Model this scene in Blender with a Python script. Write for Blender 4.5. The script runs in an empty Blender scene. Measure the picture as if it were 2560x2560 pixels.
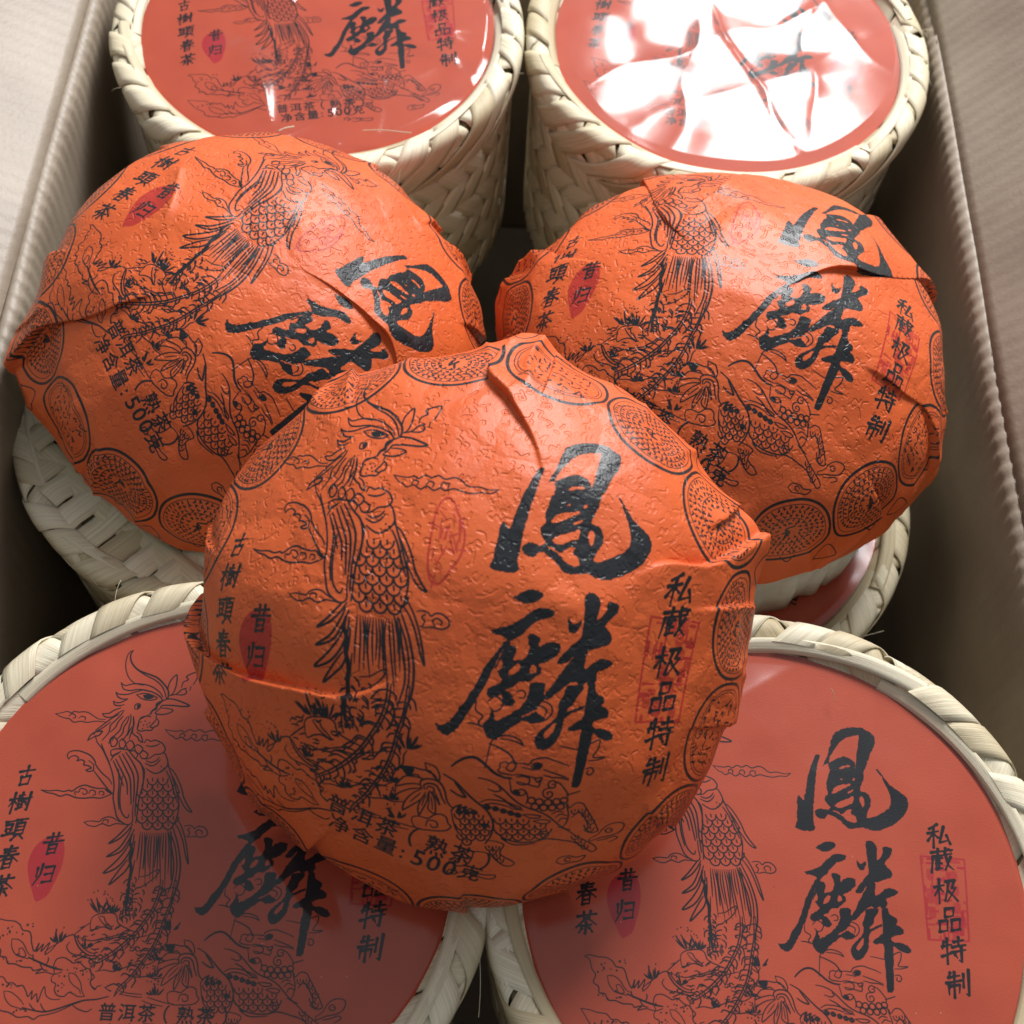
import bpy, math, random
import numpy as np
from mathutils import Matrix, Vector

# ------------------------------------------------------------------ camera, light, exposure
scn = bpy.context.scene
cd = bpy.data.cameras.new('camera'); cam = bpy.data.objects.new('camera', cd)
scn.collection.objects.link(cam); scn.camera = cam
cam.matrix_world = Matrix(((0.998483, -0.049337, -0.024434, -0.00713),
                           (0.031605, 0.877032, -0.479391, -0.23128),
                           (0.045081, 0.477892, 0.877261, 0.33750),
                           (0, 0, 0, 1)))
cd.sensor_width = 36; cd.lens = 45.0; cd.clip_start = 0.01; cd.clip_end = 50
cd.dof.use_dof = True; cd.dof.focus_distance = 0.345; cd.dof.aperture_fstop = 22

world = bpy.data.worlds.new('World'); scn.world = world; world.use_nodes = True
bg = world.node_tree.nodes['Background']
# room light: brighter on the window side, dim behind the photographer
wn = world.node_tree
w_tc = wn.nodes.new('ShaderNodeTexCoord'); w_mr = wn.nodes.new('ShaderNodeMapRange')
w_mr.interpolation_type = 'SMOOTHSTEP'
w_mr.inputs[1].default_value = -0.6; w_mr.inputs[2].default_value = 1.0; w_mr.inputs[3].default_value = 0.14; w_mr.inputs[4].default_value = 0.42
w_dt = wn.nodes.new('ShaderNodeVectorMath'); w_dt.operation = 'DOT_PRODUCT'; w_dt.inputs[1].default_value = (0.1, 0.55, 0.83)
wn.links.new(w_tc.outputs['Generated'], w_dt.inputs[0]); wn.links.new(w_dt.outputs['Value'], w_mr.inputs[0]); wn.links.new(w_mr.outputs[0], bg.inputs[1])
bg.inputs[0].default_value = (0.92, 0.96, 1.0, 1)

def window_light(name, loc, target, sx, sy, power, col):
    ld = bpy.data.lights.new(name, 'AREA'); ld.shape = 'RECTANGLE'; ld.size = sx; ld.size_y = sy
    ld.energy = power; ld.color = col
    o = bpy.data.objects.new(name, ld); scn.collection.objects.link(o)
    o.location = loc
    o.rotation_euler = (Vector(target) - Vector(loc)).to_track_quat('-Z', 'Y').to_euler()
    return o
# daylight from the window behind the box: a lower pane to the right and a larger upper one
window_light('window_pane_light', (0.22, 0.76, 0.54), (0, 0.03, 0), 0.22, 0.22, 3.6, (1.0, 0.99, 0.99))
window_light('window_pane_light', (0.33, 0.70, 0.82), (0, 0.03, 0), 0.46, 0.34, 14.5, (1.0, 0.99, 0.99))

vs = scn.view_settings
vs.view_transform = 'Standard'; vs.look = 'None'; vs.gamma = 1; vs.exposure = 0.14
vs.use_curve_mapping = False
scn.cycles.max_bounces = 6; scn.cycles.diffuse_bounces = 3; scn.cycles.transparent_max_bounces = 12
scn.cycles.caustics_reflective = False; scn.cycles.caustics_refractive = False

rng = np.random.default_rng(7)
random.seed(7)
col = scn.collection

# ------------------------------------------------------------------ helpers
def mesh_grid(name, P, uv=None, closed=False, smooth=True, flip=False):
    """P: (n,m,3) grid of points; closed joins the last column to the first."""
    n, m = P.shape[:2]
    idx = np.arange(n * m).reshape(n, m)
    if closed: idx = np.concatenate([idx, idx[:, :1]], 1)
    q = np.stack([idx[:-1, :-1], idx[:-1, 1:], idx[1:, 1:], idx[1:, :-1]], -1).reshape(-1, 4)
    if flip: q = q[:, ::-1]
    return mesh_raw(name, P.reshape(-1, 3), q, None if uv is None else uv.reshape(-1, 2), smooth)

def mesh_raw(name, V, Q, uv=None, smooth=True):
    me = bpy.data.meshes.new(name)
    V = np.ascontiguousarray(V, dtype=np.float32); Q = np.ascontiguousarray(Q, dtype=np.int32)
    me.vertices.add(len(V)); me.vertices.foreach_set('co', V.ravel())
    k = Q.shape[1]
    me.loops.add(Q.size); me.loops.foreach_set('vertex_index', Q.ravel())
    me.polygons.add(len(Q)); me.polygons.foreach_set('loop_start', np.arange(0, Q.size, k, dtype=np.int32))
    if smooth: me.polygons.foreach_set('use_smooth', np.ones(len(Q), dtype=bool))
    if uv is not None:
        l = me.uv_layers.new(name='UVMap')
        l.data.foreach_set('uv', np.ascontiguousarray(uv[Q.ravel()], dtype=np.float32).ravel())
    me.update(calc_edges=True); me.validate()
    return me

def obj(name, me, mat=None, parent=None):
    o = bpy.data.objects.new(name, me); col.objects.link(o)
    if mat is not None and me is not None and not me.materials: me.materials.append(mat)
    if parent is not None: o.parent = parent
    return o

def thing(name, label, cat, loc=(0, 0, 0), rot=(0, 0, 0), group=None):
    o = bpy.data.objects.new(name, None); col.objects.link(o)
    o.location = loc; o.rotation_euler = rot; o.empty_display_size = 0.02
    o['label'] = label; o['category'] = cat
    if group: o['group'] = group
    return o

def catmull(p, per=6):
    p = np.asarray(p, float)
    if len(p) < 3: return p
    a = np.vstack([2 * p[0] - p[1], p, 2 * p[-1] - p[-2]]); out = []
    for i in range(1, len(a) - 2):
        t = np.linspace(0, 1, per, endpoint=False)[:, None]
        p0, p1, p2, p3 = a[i - 1], a[i], a[i + 1], a[i + 2]
        out.append(.5 * (2 * p1 + (p2 - p0) * t + (2 * p0 - 5 * p1 + 4 * p2 - p3) * t**2 + (3 * p1 - p0 - 3 * p2 + p3) * t**3))
    out.append(p[-1:]); return np.vstack(out)

def vnoise(x, y, seed=0):
    """smooth value noise, arrays in, about -1..1"""
    x = np.asarray(x, float); y = np.asarray(y, float)
    xi = np.floor(x).astype(int); yi = np.floor(y).astype(int); fx = x - xi; fy = y - yi
    fx = fx * fx * fx * (fx * (fx * 6 - 15) + 10); fy = fy * fy * fy * (fy * (fy * 6 - 15) + 10)
    def h(a, b):
        v = np.sin(a * 127.1 + b * 311.7 + seed * 74.7) * 43758.5453
        return 2 * (v - np.floor(v)) - 1
    return (h(xi, yi) * (1 - fx) + h(xi + 1, yi) * fx) * (1 - fy) + (h(xi, yi + 1) * (1 - fx) + h(xi + 1, yi + 1) * fx) * fy

# ------------------------------------------------------------------ the printed artwork, drawn stroke by stroke
class Sheet:
    """a square sheet of ink: channel 0 black, 1 red, 2 embossing"""
    def __init__(s, n, ext): s.n = n; s.ext = ext; s.k = n / (2 * ext); s.a = np.zeros((3, n, n), np.float32)
    def px(s, p): return (np.asarray(p, float) + s.ext) * s.k
    def seg(s, c, p, q, r0, r1, val=1.0):
        n = s.n; m = max(r0, r1) + 1.5
        x0 = int(max(0, min(p[0], q[0]) - m)); x1 = int(min(n, max(p[0], q[0]) + m + 1))
        y0 = int(max(0, min(p[1], q[1]) - m)); y1 = int(min(n, max(p[1], q[1]) + m + 1))
        if x1 <= x0 or y1 <= y0: return
        X = np.arange(x0, x1) + .5; Y = (np.arange(y0, y1) + .5)[:, None]
        dx, dy = q[0] - p[0], q[1] - p[1]; L2 = dx * dx + dy * dy + 1e-9
        t = np.clip(((X - p[0]) * dx + (Y - p[1]) * dy) / L2, 0, 1)
        d = np.hypot(X - p[0] - t * dx, Y - p[1] - t * dy)
        cov = np.clip(r0 + (r1 - r0) * t - d + .5, 0, 1) * val
        w = s.a[c, y0:y1, x0:x1]; np.maximum(w, cov, out=w)
    def line(s, pts, w, c=0, smooth=True, taper=0.0, val=1.0):
        p = s.px(pts); p = catmull(p, 5) if smooth else p
        n = len(p); r = np.full(n, max(w * s.k * .5, .55))
        if taper and n > 1:
            t = np.linspace(0, 1, n); r = r * (1 - taper * np.abs(2 * t - 1) ** 2.5)
        for i in range(n - 1): s.seg(c, p[i], p[i + 1], r[i], r[i + 1], val)
    def poly(s, pts, c=0, val=1.0, erase=False, ragged=0.0):
        p = catmull(s.px(np.vstack([pts, pts[:1]])), 4)[:-1]
        if ragged: p = p + rng.normal(0, ragged * s.k, p.shape)
        n = s.n; x0, y0 = np.maximum(np.floor(p.min(0)).astype(int) - 1, 0); x1, y1 = np.minimum(np.ceil(p.max(0)).astype(int) + 2, n)
        if x1 <= x0 or y1 <= y0: return
        acc = np.zeros((y1 - y0, x1 - x0), np.float32); q = np.roll(p, -1, 0)
        for oy in (.25, .75):
            Y = np.arange(y0, y1) + oy
            for ox in (.25, .75):
                ins = np.zeros(acc.shape, bool); X = np.arange(x0, x1) + ox
                for (ax, ay), (bx, by) in zip(p, q):
                    rows = np.nonzero((ay <= Y) != (by <= Y))[0]
                    if len(rows):
                        xc = ax + (Y[rows] - ay) * (bx - ax) / (by - ay)
                        ins[rows] ^= X[None, :] < xc[:, None]
                acc += ins * .25
        w = s.a[c, y0:y1, x0:x1]
        if erase: np.minimum(w, 1 - acc, out=w)
        else: np.maximum(w, acc * val, out=w)
    def dot(s, p, r, c=0): s.line([p, (p[0] + 1e-5, p[1])], 2 * r, c, smooth=False)
    def image(s, name):
        im = bpy.data.images.new(name, s.n, s.n, alpha=False, float_buffer=False)
        im.colorspace_settings.name = 'Non-Color'
        px = np.ones((s.n, s.n, 4), np.float32)
        for c in range(3): px[..., c] = s.a[c]
        im.pixels.foreach_set(px.ravel()); im.update(); im.pack()
        return im

# sketching frames: each maps sketch units (thousandths) to the sheet, centre 0, rim 1
FR = {'A': [[0.72748, 0.10632, -1.05975], [0.03097, -0.72676, 1.07911], [-0.00629, 0.06663, 1.0]],
      'B': [[0.56388, 0.08241, -0.89918], [0.024, -0.56332, 0.35426], [-0.00487, 0.05164, 1.0]],
      'C': [[0.56793, 0.083, -0.0744], [0.02418, -0.56736, 0.39219], [-0.00491, 0.05201, 1.0]],
      'D': [[0.624, -0.04008, -1.29892], [0.0258, -0.60866, 0.55756], [-0.00529, 0.05603, 1.0]],
      'E': [[0.45853, -0.02945, 0.00506], [0.01896, -0.44726, 0.81865], [-0.00388, 0.04117, 1.0]],
      'F': [[0.43698, -0.02806, -0.02879], [0.01807, -0.42623, 0.26961], [-0.0037, 0.03924, 1.0]]}
SHIFT = {'D': (0.005, -0.018), 'E': (0.008, -0.02), 'F': (0.008, -0.02)}
UNIT = {'A': .00071, 'B': .00057, 'C': .00057, 'D': .00061, 'E': .00045, 'F': .00043}
def fr(f, pts):
    p = np.asarray(pts, float).reshape(-1, 2) / 1000
    h = np.c_[p, np.ones(len(p))] @ np.array(FR[f]).T
    return h[:, :2] / h[:, 2:] + np.array(SHIFT.get(f, (0, 0)))

PHOENIX_HEAD = '''
5 820 338 795 352 778 400 778 450 795 500 830 535 880 548
8 820 338 805 365 812 410 850 455 910 480 960 500 1000 535 1030 580 1030 620 1020 630
6 845 455 900 490 950 515 990 550 1010 590 1020 630
6 750 533 775 550 820 540 870 540 930 555 980 590 1000 620
6 750 533 765 570 800 580 840 575 880 575 940 590 985 615
6 720 590 740 603 790 603 830 590 870 580
6 720 590 732 618 760 632 790 630
6 705 645 730 655 760 648 790 632
6 705 645 715 668 745 672 770 665
6 842 605 880 597 920 602 965 625 930 638 880 632 842 605
6 832 690 835 668 855 660 866 668 860 685 845 693 832 690
6 850 575 900 580 950 595 985 620 1000 640 1020 632
7 1000 640 1040 630 1090 640 1157 670 1120 676 1060 670 1000 670 985 680
6 1000 640 975 665 950 690
6 985 685 1030 688 1060 700 1040 715 1000 725 965 722 955 715 975 695 985 685
9 1000 640 965 660 960 690 940 700 925 725
6 1030 605 1030 560 1045 520 1080 485 1082 520 1075 560 1060 595 1040 610
6 1040 610 1080 600 1110 575 1140 565
6 1110 560 1120 530 1150 515 1140 495 1180 475 1212 470 1200 510 1180 545
6 1080 605 1120 605 1140 590 1130 570
6 1160 580 1165 555
6 640 720 680 718 710 700 750 685
6 640 720 660 740 700 740 730 720 760 700
6 600 820 640 790 680 760 710 740 740 725
6 590 845 600 830 650 800 690 770
7 553 880 570 850 600 830 640 825 620 850 600 855 553 880
6 640 880 680 830 690 790 720 760 750 730 770 700
6 690 830 720 800 735 770 765 735
6 700 880 715 850 745 820 760 780 790 740
6 680 900 690 870 715 850
6 730 870 760 840 770 800 790 770 800 735
6 760 880 790 840 800 800 810 760 810 725
6 800 870 815 830 825 790 825 740
6 790 850 800 830 815 800
6 826 738 830 780 820 830 835 850 850 860 860 880 880 890 870 850 845 830
6 855 800 860 760 880 745 905 735 930 740
6 925 725 900 735 870 745 855 780 850 815 870 825 900 820 930 820 950 800 970 790 975 765 960 745 965 725
6 960 755 945 775 930 790 925 800 945 805
5 360 718 390 735 420 745 445 750 470 770 510 765 550 772 600 765 640 768 660 770
5 360 718 400 712 430 705 460 715 470 705 500 710 530 708 560 715 590 735 620 752 660 755
5 440 735 455 720 475 725 480 742 465 745
5 500 745 520 735 540 745 535 760
5 1015 815 1040 820 1080 825 1110 820 1130 830 1160 815 1190 825 1220 815 1250 830 1290 820 1320 830 1350 855 1400 855 1440 865 1480 862
5 1015 815 1040 845 1060 855 1080 870 1110 860 1140 878 1170 865 1200 882 1230 870 1250 880 1290 870 1330 880 1370 885 1410 878 1450 880 1480 862
5 1100 855 1110 838 1130 845 1125 860
5 1165 860 1180 842 1200 850 1195 868
5 1230 865 1240 848 1265 850 1262 870
6 275 1172 320 1178 370 1175 410 1182 440 1175 460 1180 490 1160 510 1150 540 1145 570 1155 590 1160 620 1165 650 1165 690 1180
6 275 1172 310 1188 350 1195 390 1210 430 1200 480 1218 530 1222 580 1218 630 1222 680 1205 700 1195
5 480 1205 475 1185 500 1185 510 1165 540 1170 550 1190 530 1200 520 1190
5 560 1195 570 1175 595 1180 598 1200 580 1205
5 620 1200 625 1182 645 1185 650 1200 635 1205
5 530 1365 570 1358 620 1362 640 1345 670 1335 700 1338 720 1350 745 1365
5 530 1365 560 1385 600 1390 640 1375 680 1388 720 1375 760 1378 795 1380
5 640 1370 650 1352 675 1355 672 1372
5 1130 1390 1150 1385 1175 1390 1190 1405 1210 1392 1240 1395 1262 1415 1265 1440 1240 1455 1215 1455 1190 1450 1160 1455 1140 1450
5 1150 1450 1160 1430 1150 1410 1165 1400
5 1205 1445 1195 1425 1215 1412 1235 1425 1230 1440
6 440 990 432 965 450 945 490 940 530 950 570 970 595 1000 605 1030 640 1075 680 1110 697 1140
6 440 990 455 975 480 970 500 985 490 1000 515 995 535 1005 530 1025 555 1030 575 1045 545 1055 560 1065 585 1058 590 1040 585 1020 560 1000
6 590 1060 620 1100 650 1140 670 1165 690 1195
9 660 1170 680 1185 700 1195
6 600 850 610 890 640 930 665 980 690 1040 705 1100 710 1160 705 1220 715 1280 730 1340 770 1375 800 1380 820 1360 820 1310 825 1260
6 635 900 650 940 680 1010 700 1070
6 760 1090 750 1150 745 1220 750 1290 770 1330 790 1340 800 1320
6 735 1050 740 1130 735 1220 740 1290
6 690 880 705 860 730 880 720 910 695 915 690 880
6 740 890 760 870 780 900 765 925 745 920 740 890
6 780 900 810 880 830 910 810 935 790 930 780 900
7 790 930 830 980 870 1020 885 1080 880 1150 860 1220 850 1300 840 1370
7 780 950 820 1010 850 1080 850 1150 840 1230 835 1330
7 760 960 800 1030 825 1090 830 1170 825 1250
7 740 970 780 1050 805 1110 810 1190 812 1260
7 720 990 760 1070 785 1130 790 1200
7 705 1000 740 1080 765 1150
6 690 940 720 930 750 930 790 935
6 690 940 695 970 720 960 750 945
6 690 1000 710 970 740 955
6 870 1020 890 1060 885 1130
6 830 920 850 905 880 925 870 950 845 955 830 920
6 860 960 880 940 910 960 900 985 875 985 860 960
6 800 945 830 940 850 960 840 985
6 890 895 905 875 930 885 950 878 975 885 1000 900 1015 930 1005 950 985 960 950 965 920 985 890 990
6 900 910 930 915 960 910 980 900
6 985 960 1010 955 1025 985 1030 1020 1010 1050 980 1070 950 1075 920 1060 900 1045
6 900 1000 930 1010 960 1000 980 980
6 895 1015 930 1030 960 1020 985 995
6 1025 985 1040 1050 1060 1110 1080 1180 1095 1250 1090 1310 1070 1370 1040 1410
6 1030 1035 1060 1060 1085 1100 1110 1160 1125 1220 1150 1270 1172 1305 1150 1298 1125 1270 1110 1240 1090 1200
6 1020 1060 1045 1110 1065 1180 1085 1250
6 1050 1080 1075 1130 1100 1190
7 820 1380 790 1420 740 1465 680 1492 730 1450 780 1400 800 1380
7 830 1410 800 1470 750 1540 668 1570 740 1520 790 1450 815 1400
7 830 1440 820 1500 780 1580 720 1640 647 1667 720 1600 780 1530 810 1470
7 835 1480 820 1560 790 1640 740 1690 680 1735 740 1650 790 1590
12 815 1440 805 1480 815 1530 805 1580 812 1650 800 1720 795 1790 785 1850 780 1900
6 1080 1330 1110 1390 1130 1450 1145 1530 1152 1615 1135 1560 1120 1480 1095 1410 1070 1370
7 1060 1400 1085 1480 1100 1560 1105 1640 1090 1740 1060 1820 1040 1900
6 1030 1420 1050 1500 1065 1600 1060 1700 1030 1790
6 1045 1420 1075 1520 1085 1620 1075 1720
'''
GROUND = '''
8 1200 900 1180 1000 1140 1100 1080 1190 1000 1290 900 1380 800 1450 690 1510
7 1215 905 1197 1005 1155 1108 1093 1200 1012 1302 912 1394 812 1464 690 1524
8 1300 900 1270 1050 1220 1180 1180 1290 1130 1390 1060 1490 980 1590 890 1680 860 1740
6 1314 905 1284 1055 1234 1186 1194 1298 1142 1400 1072 1500 992 1602 902 1690 860 1740
7 1010 760 990 860 960 960 940 1060 920 1160 925 1210
6 1040 880 1100 870 1150 840 1190 830 1160 880 1110 920 1060 950 1020 960
6 690 1240 700 1180 740 1150 800 1140 850 1140 880 1160 890 1210 930 1240 970 1260 940 1290 880 1300 840 1310 790 1320 730 1340
6 750 1165 770 1200 800 1230 840 1260 790 1240 740 1250 700 1270 690 1240
6 760 1160 790 1170 800 1200 830 1230 850 1260
6 580 1290 620 1260 660 1230 690 1210
6 360 1420 400 1390 450 1360 500 1320 560 1295 590 1310 610 1350 640 1390 680 1420 720 1430 740 1420
6 540 1350 520 1380 540 1420 580 1440 640 1450 690 1470 740 1460
8 575 1300 590 1350 620 1400 670 1440 720 1450
6 640 1330 700 1340 760 1330 820 1335 880 1315 950 1330 1010 1320 1060 1310 1100 1300
6 730 1560 790 1550 850 1560 900 1545 970 1520 1040 1505 1100 1510 1160 1480
6 960 1590 1030 1600 1100 1595 1150 1610 1210 1605
5 900 1700 960 1715 1010 1720 1060 1725
5 910 1725 1000 1740 1060 1745
5 1100 1745 1160 1765 1230 1785 1290 1795
5 1060 1770 1130 1795 1210 1810
6 700 1520 690 1560 720 1600 690 1640 720 1690 740 1670 770 1660
6 1200 1390 1240 1350 1250 1300 1270 1270
6 1225 1365 1290 1365 1340 1375 1390 1380 1410 1420
6 1225 1365 1260 1420 1310 1410 1340 1440
6 1365 1330 1375 1380 1410 1400 1430 1440 1440 1400 1420 1350 1365 1330
6 1340 1430 1290 1425 1240 1430 1200 1470 1180 1500 1240 1480 1300 1470 1330 1480
6 1180 1500 1170 1560 1200 1540 1260 1510 1330 1495
6 1330 1500 1270 1540 1220 1600 1200 1660 1260 1620 1320 1570 1350 1520
6 1350 1520 1310 1590 1290 1640 1290 1690 1320 1640 1350 1580 1365 1520
6 1370 1520 1360 1590 1350 1640 1385 1670 1395 1620 1395 1560 1380 1520
6 1390 1520 1410 1570 1420 1600 1415 1560 1400 1510
5 1250 1600 1290 1560 1320 1530
5 1315 1620 1335 1570 1350 1540
5 1375 1640 1378 1590 1378 1550
7 1330 1500 1325 1460 1350 1435 1400 1430 1440 1450 1460 1500 1465 1560 1480 1600 1500 1620
7 1345 1500 1345 1475 1370 1460 1410 1465 1430 1500 1440 1550 1455 1590
6 1355 1500 1370 1480 1395 1485 1400 1505 1385 1518 1370 1508
6 1240 1740 1250 1710 1290 1700 1340 1710 1380 1680 1420 1670 1450 1690 1455 1730 1470 1760 1440 1790 1390 1800 1340 1800 1290 1800 1250 1780 1240 1740
6 1320 1770 1340 1725 1385 1730 1390 1765 1360 1775 1350 1755
6 410 1600 430 1570 425 1520 450 1470 500 1460 540 1480 570 1500 610 1490 650 1530 690 1550 700 1600 690 1650 730 1690
6 410 1600 410 1630 440 1650 430 1690 450 1730 500 1740 540 1710 600 1740 650 1740
5 535 1570 580 1580 620 1640 630 1700 650 1740
5 535 1570 540 1620 570 1660 610 1690 620 1720
6 -120 1560 -60 1570 0 1590 60 1600 90 1640 130 1640 160 1665 200 1660 225 1700 240 1740 270 1700 265 1760 300 1720 310 1780 340 1700 360 1670 370 1730 410 1760 470 1760
6 -120 1560 -90 1640 -60 1700 0 1760 0 1810 40 1840 90 1850 130 1870 170 1890 240 1885 280 1905 320 1880 380 1870 450 1850 520 1820 560 1800 620 1780
5 65 1700 110 1705 150 1730 190 1770 210 1800
5 65 1700 75 1750 110 1800 160 1820 200 1830
8 200 1820 280 1840 360 1850 450 1830 540 1800 640 1770 740 1760 820 1740
6 250 1790 270 1820 290 1838
6 330 1790 350 1830 370 1848
6 560 1800 600 1830 660 1850 700 1830
'''
FEATHER = '''
6 850 1445 880 1435 940 1448 1000 1455 1040 1480 1065 1515 1110 1525 1130 1560 1140 1600 1170 1660 1190 1605 1185 1660 1220 1610 1215 1660 1260 1600 1245 1680 1290 1640 1310 1590
6 850 1445 885 1470 900 1530 925 1570 910 1620 945 1650 950 1690 990 1700 1010 1740 1060 1745 1110 1765 1170 1770 1190 1790 1240 1780 1210 1810 1270 1800 1330 1815 1380 1800
5 1005 1575 1050 1580 1090 1610 1130 1670 1160 1690
5 1005 1575 1015 1630 1050 1680 1100 1700 1140 1710
5 1065 1640 1090 1640 1120 1690 1080 1690 1065 1640
9 1140 1700 1210 1730 1270 1755 1330 1775 1380 1785
6 1180 1725 1170 1700 1165 1680
6 1220 1735 1250 1780 1280 1790
6 1265 1752 1275 1720 1270 1700
'''
KIRIN = '''
10 48 1335 90 1300 140 1275 190 1278 240 1320 280 1360 330 1385 370 1390
7 260 1190 310 1210 360 1240 385 1275 390 1300
6 310 1330 315 1300 345 1290 360 1300 385 1285 400 1300 390 1330 370 1345 345 1330 355 1310
6 310 1330 300 1345 320 1360 350 1365 380 1370
6 385 1300 430 1295 470 1300 490 1275 530 1262 570 1260 610 1275 650 1290 690 1310
6 480 1310 510 1290 540 1300 525 1325 495 1325 480 1310
6 380 1370 420 1365 470 1375 510 1385 540 1380 530 1410 520 1440 490 1435 440 1420 400 1410
6 400 1380 440 1375 470 1390 465 1420 430 1430 400 1420
6 500 1390 515 1410 530 1395
6 550 1330 600 1350 650 1370 690 1390
6 550 1365 600 1380 650 1385 690 1400
6 620 1420 605 1400 580 1410 575 1435 595 1450 615 1440 612 1425 598 1425
6 595 1450 560 1455 545 1480 555 1510 585 1515 600 1495 590 1475 570 1480 572 1495
6 600 1400 640 1420 670 1460 690 1500 680 1525
6 360 1400 365 1440 370 1480 400 1500 430 1500 450 1480 430 1460 400 1470 395 1490 415 1495
6 430 1460 450 1475 460 1520 450 1560
8 0 1390 60 1430 110 1490 160 1550 210 1600 240 1650 255 1710 250 1770 230 1830 200 1880
8 30 1490 70 1520 110 1530 90 1490 60 1440
7 190 1395 240 1405 290 1430 330 1470 370 1520 410 1560 460 1590 510 1610 560 1640 600 1680 640 1730 680 1770 720 1790
6 240 1465 280 1480 310 1470 300 1450
7 270 1500 320 1530 370 1580 430 1610
6 190 1560 230 1540 280 1540 330 1550 380 1570 420 1590 410 1605 360 1600
6 200 1580 250 1565 300 1570 360 1590
6 430 1640 480 1640 530 1650 520 1665 470 1665 430 1640
6 490 1690 540 1680 590 1695 570 1715 530 1710 490 1690
7 250 1760 300 1820 350 1850 420 1865 500 1865 560 1850 620 1860 680 1880 740 1900
6 300 1840 360 1880 430 1885 500 1880
6 520 1815 535 1785 570 1785 585 1812 565 1835 540 1828 542 1808 560 1806
6 20 1640 25 1720 40 1790 70 1840 60 1880
8 20 1640 40 1610 80 1590 60 1620 110 1600 90 1630 140 1610
6 200 1850 260 1860 310 1885 290 1930 285 1960 310 1990 350 2020 370 2050 340 2070 300 2060 260 2020 230 1980 190 1950
6 60 1880 40 1930 60 1980 20 2010 -10 2050 30 2070 80 2050 110 2000 130 1950 190 1950
6 640 1540 690 1570 700 1600 740 1565 780 1570 800 1600 830 1660 860 1720 885 1780 895 1820 850 1830 810 1800 830 1780 815 1720 790 1660 760 1640 720 1680
6 680 1550 690 1600 700 1660 690 1720 670 1760
6 600 1640 630 1620 670 1630
6 620 1670 650 1645 690 1660
6 640 1710 660 1680 695 1690
6 640 1750 700 1790 760 1850 820 1900 880 1950 900 1990 870 2010 830 1975 780 1930 720 1890 680 1880
6 850 1885 900 1850 930 1800 970 1765 1020 1755 1060 1770 1060 1810 1030 1850 980 1870 930 1880 880 1900 850 1910 850 1885
6 985 1805 965 1800 945 1820 960 1840 985 1835 990 1815 972 1818
6 900 1910 950 1900 1010 1880 1030 1900 980 1930
6 640 2080 660 2040 720 2030 770 2050 830 2040 800 2085 740 2095 680 2105 640 2080
6 735 2062 715 2045 695 2060 705 2082 730 2080
7 -60 2140 -40 2105 0 2110 0 2140 -25 2145 -20 2125
6 0 2140 50 2120 110 2130 170 2150 240 2150 235 2180 190 2190 120 2170 60 2180 20 2165
6 60 2145 100 2135 130 2150 100 2160
6 230 1330 270 1180 310 1150 360 1140 420 1160 440 1190 410 1175 370 1165 320 1160
6 150 1080 190 1085 230 1100
6 640 1190 690 1200 740 1210 790 1190 830 1170 870 1160 860 1210 830 1260 900 1265 850 1280 800 1280
6 790 1330 820 1325 835 1350 815 1372 795 1360 805 1342
6 200 960 195 1010 230 1040 205 1080 250 1110
6 470 950 540 940 590 960 600 1000 570 1040 530 1060
6 500 980 540 970 570 990 560 1020
6 260 960 300 930 340 960 320 1000 290 1010 270 990
6 410 900 440 890 460 905 450 930 425 930
5 430 1320 460 1325 500 1335
6 680 1500 720 1490 760 1478
'''
BRUSH_E = '''
f 500 518 525 530 520 560 505 610 497 660 490 740 480 830 470 920 465 1000 465 1100 470 1190 482 1215 470 1245 430 1252 370 1248 310 1232 290 1215 300 1185 305 1150 305 1080 308 1000 310 940 325 912 345 935 372 955 385 890 395 820 410 740 430 670 455 600 475 540
f 548 643 575 590 600 520 620 440 635 370 665 325 710 295 770 275 850 268 920 272 960 290 1010 320 1040 345 1050 385 1040 450 1010 510 990 570 975 610 960 650 945 680 940 750 925 800 910 850 905 870 870 870 860 760 868 600 885 460 893 350 870 345 800 360 740 390 690 440 650 500 620 560 608 605 580 615
f 605 610 640 590 690 562 745 543 800 555 850 590 862 620 870 700 880 860 905 870 960 885 990 910 1010 960 1010 1010 990 1050 975 1090 975 1125 1010 1125 1080 1100 1140 1065 1185 1030 1200 990 1195 930 1175 870 1150 820 1110 740 1075 690 1058 660 1090 680 1130 740 1180 800 1240 850 1300 890 1345 930 1365 980 1360 1040 1330 1100 1285 1150 1230 1190 1150 1230 1080 1250 1010 1245 950 1220 880 1222 820 1230 780 1215 730 1165 660 1115 600 1098 570 1130 530 1135 495 1115 478 1085 490 1055 520 1038 560 1042 600 1050 625 1030 600 1000 575 960 580 920 600 900 590 850 590 800 600 740 620 680 612 640
e 710 655 740 632 800 625 815 640 770 645 725 662
e 640 880 660 845 700 820 740 812 780 805 808 797 815 815 770 840 720 865 670 890 640 893
e 665 1010 700 980 760 955 810 935 840 920 845 950 835 985 790 1005 740 1030 700 1030
e 905 930 925 922 945 945 948 985 938 1025 920 1000 905 965
e 640 1055 690 1065 730 1090 760 1075 790 1050 810 1045 830 1050 820 1075 830 1095 855 1105 870 1130 875 1160 855 1172 820 1165 780 1145 745 1110 700 1085
e 720 765 735 750 740 765
e 835 760 855 745 858 765 840 775
e 790 880 840 855 842 868 800 895
'''
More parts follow.
